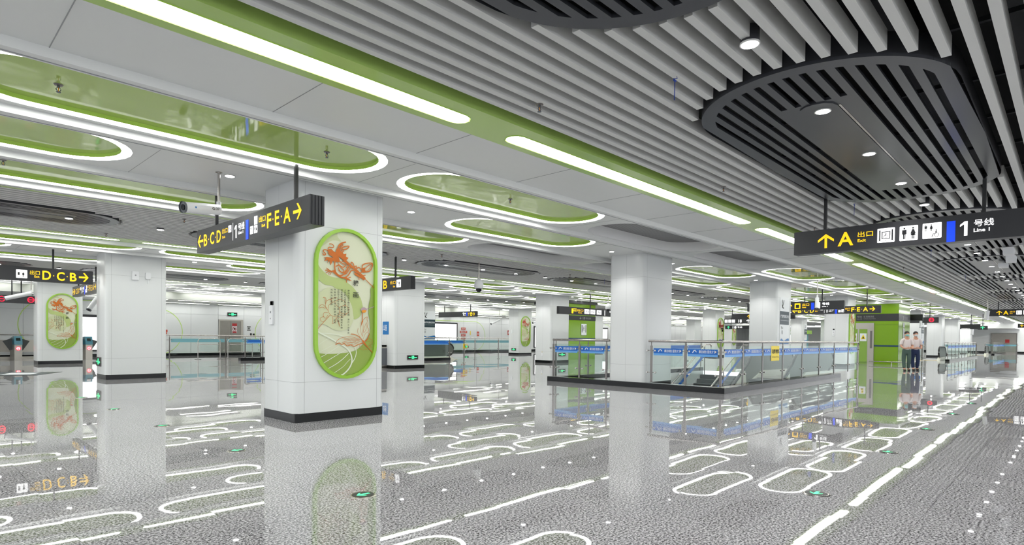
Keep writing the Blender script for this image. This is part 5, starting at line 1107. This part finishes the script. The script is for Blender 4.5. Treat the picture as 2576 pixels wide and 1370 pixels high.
# ---------------------------------------------------------------- back wall doors and openings
def wdoor(n, x0, x1, z1, label_):
    root = empty('door_%d' % n, (0,0,0), kind='structure')
    mb = MB(); mb.box(x0-0.08, 39.36, 0, x0, 39.41, z1); mb.box(x1, 39.36, 0, x1+0.14, 39.41, z1); mb.box(x0-0.08, 39.36, z1, x1+0.14, 39.41, z1+0.08); mb.build('door_frame', 'steel_satin', root)
    mb = MB(); m_ = (x0+x1)/2; mb.box(x0, 39.37, 0, m_-0.01, 39.4, z1); mb.box(m_+0.01, 39.37, 0, x1, 39.4, z1); mb.build('leaf', 'door_steel', root)
    mb = MB(); mb.tube([(m_-0.06, 39.33, 0.95), (m_-0.06, 39.33, 1.15)], 0.02, 8); mb.build('handle', 'steel_dark', root)
    return root
d1 = wdoor(1, 14.3, 15.6, 2.2, '')
pl_ = empty('door_notice', label='red and white warning notice on the steel door', cat='notice', mw=facing((15.05, 39.365, 1.42), '-y'))
mb = MB(); rect(mb, 0, 0, 0.3, 0.62, 0.0); mb.build('sheet', 'plate_white', pl_); mb = MB(); rect(mb, 0, 0.44, 0.3, 0.62, 0.003); rect(mb, 0.02, 0, 0.28, 0.11, 0.003); ring2(mb, 0.15, 0.27, 0.11, 0.14, 0.003); stroke(mb, [(0.06, 0.36), (0.24, 0.18)], 0.03, 0.003); mb.build('red_marks', 'red_plate', pl_)
mb = MB(); ring2(mb, 0.15, 0.27, 0, 0.07, 0.002); mb.build('symbol', 'ink', pl_)
mb = MB(); rect(mb, 0, 0.22, 0.24, 0.27, 0); rect(mb, 0, 0.0, 0.24, 0.04, 0); put_text(mb, '通道', 0.04, 0.08, 0.2, 0.19, 0); o = mb.build('door_plate', 'ink'); o.matrix_world = facing((16.0, 39.385, 1.6), '-y'); tag(o, 'small black and white plate right of the steel door', 'notice')
mb = MB(); mb.box(0, 0, 0, 0.1, 0.14, 0.03); mb.box(0.18, 0, 0, 0.29, 0.12, 0.03); o = mb.build('switch_box', 'black'); o.matrix_world = facing((16.2, 39.385, 1.28), '-y'); tag(o, 'pair of black switches beside the steel door', 'switch')
for x, z, h, lb in ((13.2-0.1, 1.3, 0.3, 'red call point plate left of the steel door'),):
    mb = MB(); mb.box(0, 0, 0, 0.2, h/2, 0.02); mb.tube([(0.1, -0.06, 0), (0.1, -0.06, 0.04)], 0.07, 14); o = mb.build('fire_call_point', 'orange_red'); o.matrix_world = facing((11.1, 39.385, 1.42), '-y'); tag(o, lb, 'fire call point')
mb = MB(); mb.box(0, 0, 0, 0.07, 0.3, 0.01); o = mb.build('yellow_label', 'yellow_plate'); o.matrix_world = facing((11.0-0.55, 39.385, 1.3), '-y'); tag(o, 'narrow yellow label left of the red call point', 'label')
# bright openings with dark lintels (lit roller shutters / light boxes)
for i, (x0, x1, z0, z1, lb) in enumerate(((29.8, 34.1, 0.9, 2.42, 'large bright white light box with dark frame on the back wall'), (7.0, 10.2, 0.4, 2.2, 'bright white light box seen between the two left columns'), (44.5, 46.6, 0.4, 2.35, 'narrow bright white light box right of the red dragon column'), (55.5, 57.2, 1.3, 2.4, 'small bright white light box far on the back wall'))):
    root = empty('light_box', (0,0,0), lb, 'light box', 'bright light boxes on the back wall')
    mb = MB(); mb.box(x0-0.12, 39.32, z0-0.08, x1+0.12, 39.385, z1+0.14); mb.build('dark_frame', 'black_box', root)
    mb = MB(); mb.quad((x0, 39.315, z0), (x1, 39.315, z0), (x1, 39.315, z1), (x0, 39.315, z1)); mb.build('bright_face', 'lightbox', root)
for x, z, w, h, lb in ((34.7, 1.95, 0.5, 0.2, 'red plate, topmost of the stack on the back wall'), (34.55, 1.66, 0.85, 0.2, 'wide red plate, second of the stack on the back wall'), (34.7, 1.38, 0.5, 0.2, 'red plate, third of the stack on the back wall'), (34.72, 1.12, 0.48, 0.16, 'red plate, lowest of the stack behind the rail'),
                       (36.6, 1.42, 0.26, 0.4, 'red fire call point plate beside the green wall line'), (40.6, 1.55, 0.3, 0.45, 'red prohibition notice right of the green wall line')):
    mb = MB(); mb.box(0, 0, 0, w, h, 0.015); o = mb.build('wall_notice', 'red_plate' if 'prohib' in lb else 'orange_red'); o.matrix_world = facing((x, 39.385, z), '-y'); tag(o, lb, 'notice')
    mb = MB(); put_text(mb, '消火栓' if w > 0.4 else '火', w*0.1, h*0.2, w*0.9, h*0.8, 0.018, 0.02); mb.build('lettering', 'plate_white', o)
mb = MB(); mb.box(0, 0, 0, 0.08, 0.36, 0.01); o = mb.build('yellow_label', 'yellow_plate'); o.matrix_world = facing((35.75, 39.385, 1.5), '-y'); tag(o, 'narrow yellow label right of the stacked red plates', 'label')
# far wall door
root = empty('door_2', (0,0,0), kind='structure')
mb = MB(); mb.box(96.9, 5.35, 0, 96.98, 7.7, 2.4); mb.build('leaf', 'door_steel', root)
mb = MB(); mb.box(96.86, 5.25, 0, 97, 5.35, 2.4); mb.box(96.86, 7.7, 0, 97, 7.8, 2.4); mb.box(96.86, 5.25, 2.4, 97, 7.8, 2.5); mb.build('door_frame', 'steel_dark', root)
mb = MB(); mb.box(0, 0, 0, 0.42, 0.5, 0.02); o = mb.build('wall_notice', 'red_plate'); o.matrix_world = facing((96.88, 6.4, 1.2), '-x'); tag(o, 'dark red notice on the far steel door', 'notice')

# ---------------------------------------------------------------- bin, floor mat, yellow rings, green kiosk
bn_ = empty('litter_bin', (0,0,0), 'steel litter bin just right of the large front column', 'litter bin')
mb = MB(); mb.box(13.3, 20.2, 0.04, 14.0, 20.25, 0.95); mb.box(13.3, 20.2, 0.88, 14.0, 20.7, 0.95); mb.box(13.93, 20.2, 0.04, 14.0, 20.7, 0.95); mb.box(13.3, 20.2, 0, 14.0, 20.7, 0.08); mb.build('steel_shell', 'steel_satin', bn_)
mb = MB(); mb.box(13.36, 20.17, 0.14, 13.9, 20.2, 0.82); mb.build('dark_door', 'cam_grey', bn_)
mb = MB(); mb.quad((1.9, 23.6, 0.004), (3.0, 23.0, 0.004), (3.9, 24.6, 0.004), (2.4, 25.4, 0.004)); fm = mb.build('floor_sticker', 'poster_dark'); tag(fm, 'dark floor sticker with white letters before the ticket gates', 'floor sticker')
mb = MB(); mb.quad((2.2, 23.8, 0.006), (2.9, 23.5, 0.006), (3.3, 24.4, 0.006), (2.6, 24.8, 0.006)); mb.build('lettering', 'print_white', fm)
for loc, lb in (((25.2, 7.0, 0.78), 'yellow ring sticker on the glass past the stairwell escalator'), ((23.1, 25.9, 0.78), 'yellow ring sticker beside the back escalator end')):
    mb = MB(); ring2(mb, 0.12, 0, 0.10, 0.14, 0, 24); mb.box(-0.12, -0.15, -0.01, 0.02, 0.15, 0.0); o = mb.build('handrail_warning_ring', 'step_yellow'); o.matrix_world = facing(loc, '-y'); tag(o, lb, 'warning sticker')
    mb = MB(); mb.tube([(0, -0.15, -0.01), (0, -loc[2], -0.01)], 0.012, 6); mb.build('stand', 'steel', o)
kb = empty('service_kiosk', (0,0,0), 'small distant kiosk with light green header', 'kiosk')
mb = MB(); mb.box(70.0, 21.5, 2.05, 71.5, 27.0, 2.45); mb.build('green_header', 'panel_rim', kb)
mb = MB(); mb.box(69.98, 22.5, 2.12, 69.99, 24.6, 2.35); mb.build('lettering', 'print_white', kb)
mb = MB(); mb.box(70.3, 21.8, 0, 71.3, 26.8, 2.05); mb.build('glass_body', 'film_frost', kb)
mb = MB(); mb.box(70.2, 23.2, 0.9, 70.28, 23.9, 1.95); mb.box(70.2, 24.3, 0.9, 70.28, 25.0, 1.95); mb.build('lit_window', 'sign_white', kb)

# ---------------------------------------------------------------- person
def skin_body(name, verts, edges, radii, m, parent=None, sub=2, root=0):
    me = bpy.data.meshes.new(name); me.from_pydata(verts, edges, []); o = bpy.data.objects.new(name, me); COL.objects.link(o)
    me.materials.append(MATS[m])
    md = o.modifiers.new('skin', 'SKIN'); md.use_smooth_shade = True
    if not me.skin_vertices: 
        try: me.skin_vertices.new()
        except Exception: pass
    lay = o.data.skin_vertices[0].data if o.data.skin_vertices else None
    if lay is None: 
        bpy.context.view_layer.objects.active = o
        lay = o.data.skin_vertices[0].data
    for i, r in enumerate(radii): lay[i].radius = r if isinstance(r, tuple) else (r, r)
    lay[root].use_root = True
    s = o.modifiers.new('sub', 'SUBSURF'); s.levels = sub; s.render_levels = sub
    if parent: o.parent = parent
    return o
def ellipsoid(mb, c, r, n=14, m=10, top=1.0, z0=-1.0):
    vs = []; fs = []
    for i in range(m+1):
        t = math.asin(max(-1, min(1, z0+(top-z0)*i/m)))
        for k in range(n): a = 2*math.pi*k/n; vs.append((c[0]+r[0]*math.cos(t)*math.cos(a), c[1]+r[1]*math.cos(t)*math.sin(a), c[2]+r[2]*math.sin(t)))
    for i in range(m):
        for k in range(n): fs.append((i*n+k, i*n+(k+1) % n, (i+1)*n+(k+1) % n, (i+1)*n+k))
    return mb.add(vs, fs, True)
def person(label, loc, rot, trousers='trousers_navy', mask='mask', step=0.12, hs=1.0):
    root = empty('person', loc, label, 'person'); root.rotation_euler = (0, 0, rot); root.scale = (hs, hs, hs)
    # local: faces -y
    V = [(0,0,0.95), (0,0,1.12), (0,0,1.32), (0,0,1.45), (0,-0.01,1.53), (0,-0.02,1.62), (0,-0.02,1.70)]
    E = [(i, i+1) for i in range(6)]; Rr = [(0.13,0.095), (0.12,0.085), (0.17,0.11), (0.11,0.08), 0.052, 0.075, 0.07]
    for s in (-1, 1):
        b = len(V); V += [(s*0.185,0,1.38), (s*0.235,-0.02,1.12), (s*0.17,-0.20,1.02), (s*0.06,-0.27,1.04)]; Rr += [0.062, 0.045, 0.036, 0.03]; E += [(3, b), (b, b+1), (b+1, b+2), (b+2, b+3)]
        h = b+3
        for j, (dx, dz, r) in enumerate(((-0.02, 0.028, 0.010), (-0.03, 0.012, 0.010), (-0.03, -0.006, 0.010), (-0.02, -0.024, 0.009))):
            q = len(V); V += [(s*0.02+s*dx*0.3, -0.30, 1.04+dz), (-s*0.02, -0.315, 1.035+dz)]; Rr += [r, r*0.8]; E += [(h, q), (q, q+1)]
        q = len(V); V += [(s*0.045, -0.285, 1.085), (s*0.02, -0.30, 1.10)]; Rr += [0.011, 0.009]; E += [(h, q), (q, q+1)]
        b = len(V); V += [(s*0.085,0,0.90), (s*0.095,-step*s*0.5,0.5), (s*0.10,step*s*0.6-0.0,0.10), (s*0.105,step*s*0.6-0.14,0.045)]; Rr += [0.10, 0.07, 0.045, 0.04]; E += [(0, b), (b, b+1), (b+1, b+2), (b+2, b+3)]
    body = skin_body('body', V, E, Rr, 'skin', root)
    mb = MB(); ellipsoid(mb, (0,-0.02,1.66), (0.085,0.10,0.125)); ellipsoid(mb, (0,-0.118,1.645), (0.012,0.016,0.026), 8, 6); 
    for s in (-1, 1): ellipsoid(mb, (s*0.085,-0.01,1.655), (0.015,0.025,0.035), 8, 6)
    mb.build('face', 'skin', body)
    mb = MB()
    for s in (-1, 1): ellipsoid(mb, (s*0.033,-0.108,1.675), (0.013,0.008,0.008), 8, 6)
    mb.build('eyes', 'ink', body)
    mb = MB(); ellipsoid(mb, (0,0.0,1.70), (0.098,0.108,0.11), 16, 8, 1.0, -0.15); mb.build('hair', 'hair', root)
    mb = MB(); ellipsoid(mb, (0,-0.055,1.618), (0.078,0.096,0.056)); mb.build('face_mask', mask, root)
    SV = [(0,0,0.85), (0,0,1.10), (0,0,1.30), (0,0,1.48)]; SE = [(0,1), (1,2), (2,3)]; SR = [(0.175,0.13), (0.165,0.125), (0.19,0.13), (0.075,0.065)]
    for s in (-1, 1):
        b = len(SV); SV += [(s*0.19,0,1.385), (s*0.238,-0.015,1.16)]; SR += [0.08, 0.065]; SE += [(3, b), (b, b+1)]
    skin_body('shirt', SV, SE, SR, 'shirt', root)
    TV = [(0,0,1.08), (0,0,0.92)]; TE = [(0, 1)]; TR = [(0.165,0.12), (0.165,0.125)]
    for s in (-1, 1):
        b = len(TV); TV += [(s*0.09,0,0.82), (s*0.095,-step*s*0.5,0.5), (s*0.10,step*s*0.6,0.10)]; TR += [0.105, 0.085, 0.07]; TE += [(1, b), (b, b+1), (b+1, b+2)]
    skin_body('trousers', TV, TE, TR, trousers, root)
    for s in (-1, 1):
        mb = MB(); ellipsoid(mb, (s*0.105, step*s*0.6-0.07, 0.04), (0.05,0.14,0.045), 12, 6, 1.0, -0.85); mb.build('shoe', 'shoe', root)
    return root
person('person in white shirt and dark green trousers, hands joined, before the green shaft', (31.1, 5.42, 0), math.radians(-60), 'trousers_green', 'mask', 0.10, 0.98)
person('person in white shirt and navy trousers standing just right of the other', (31.75, 5.20, 0), math.radians(-60), 'trousers_navy', 'mask_white', 0.12, 0.98)
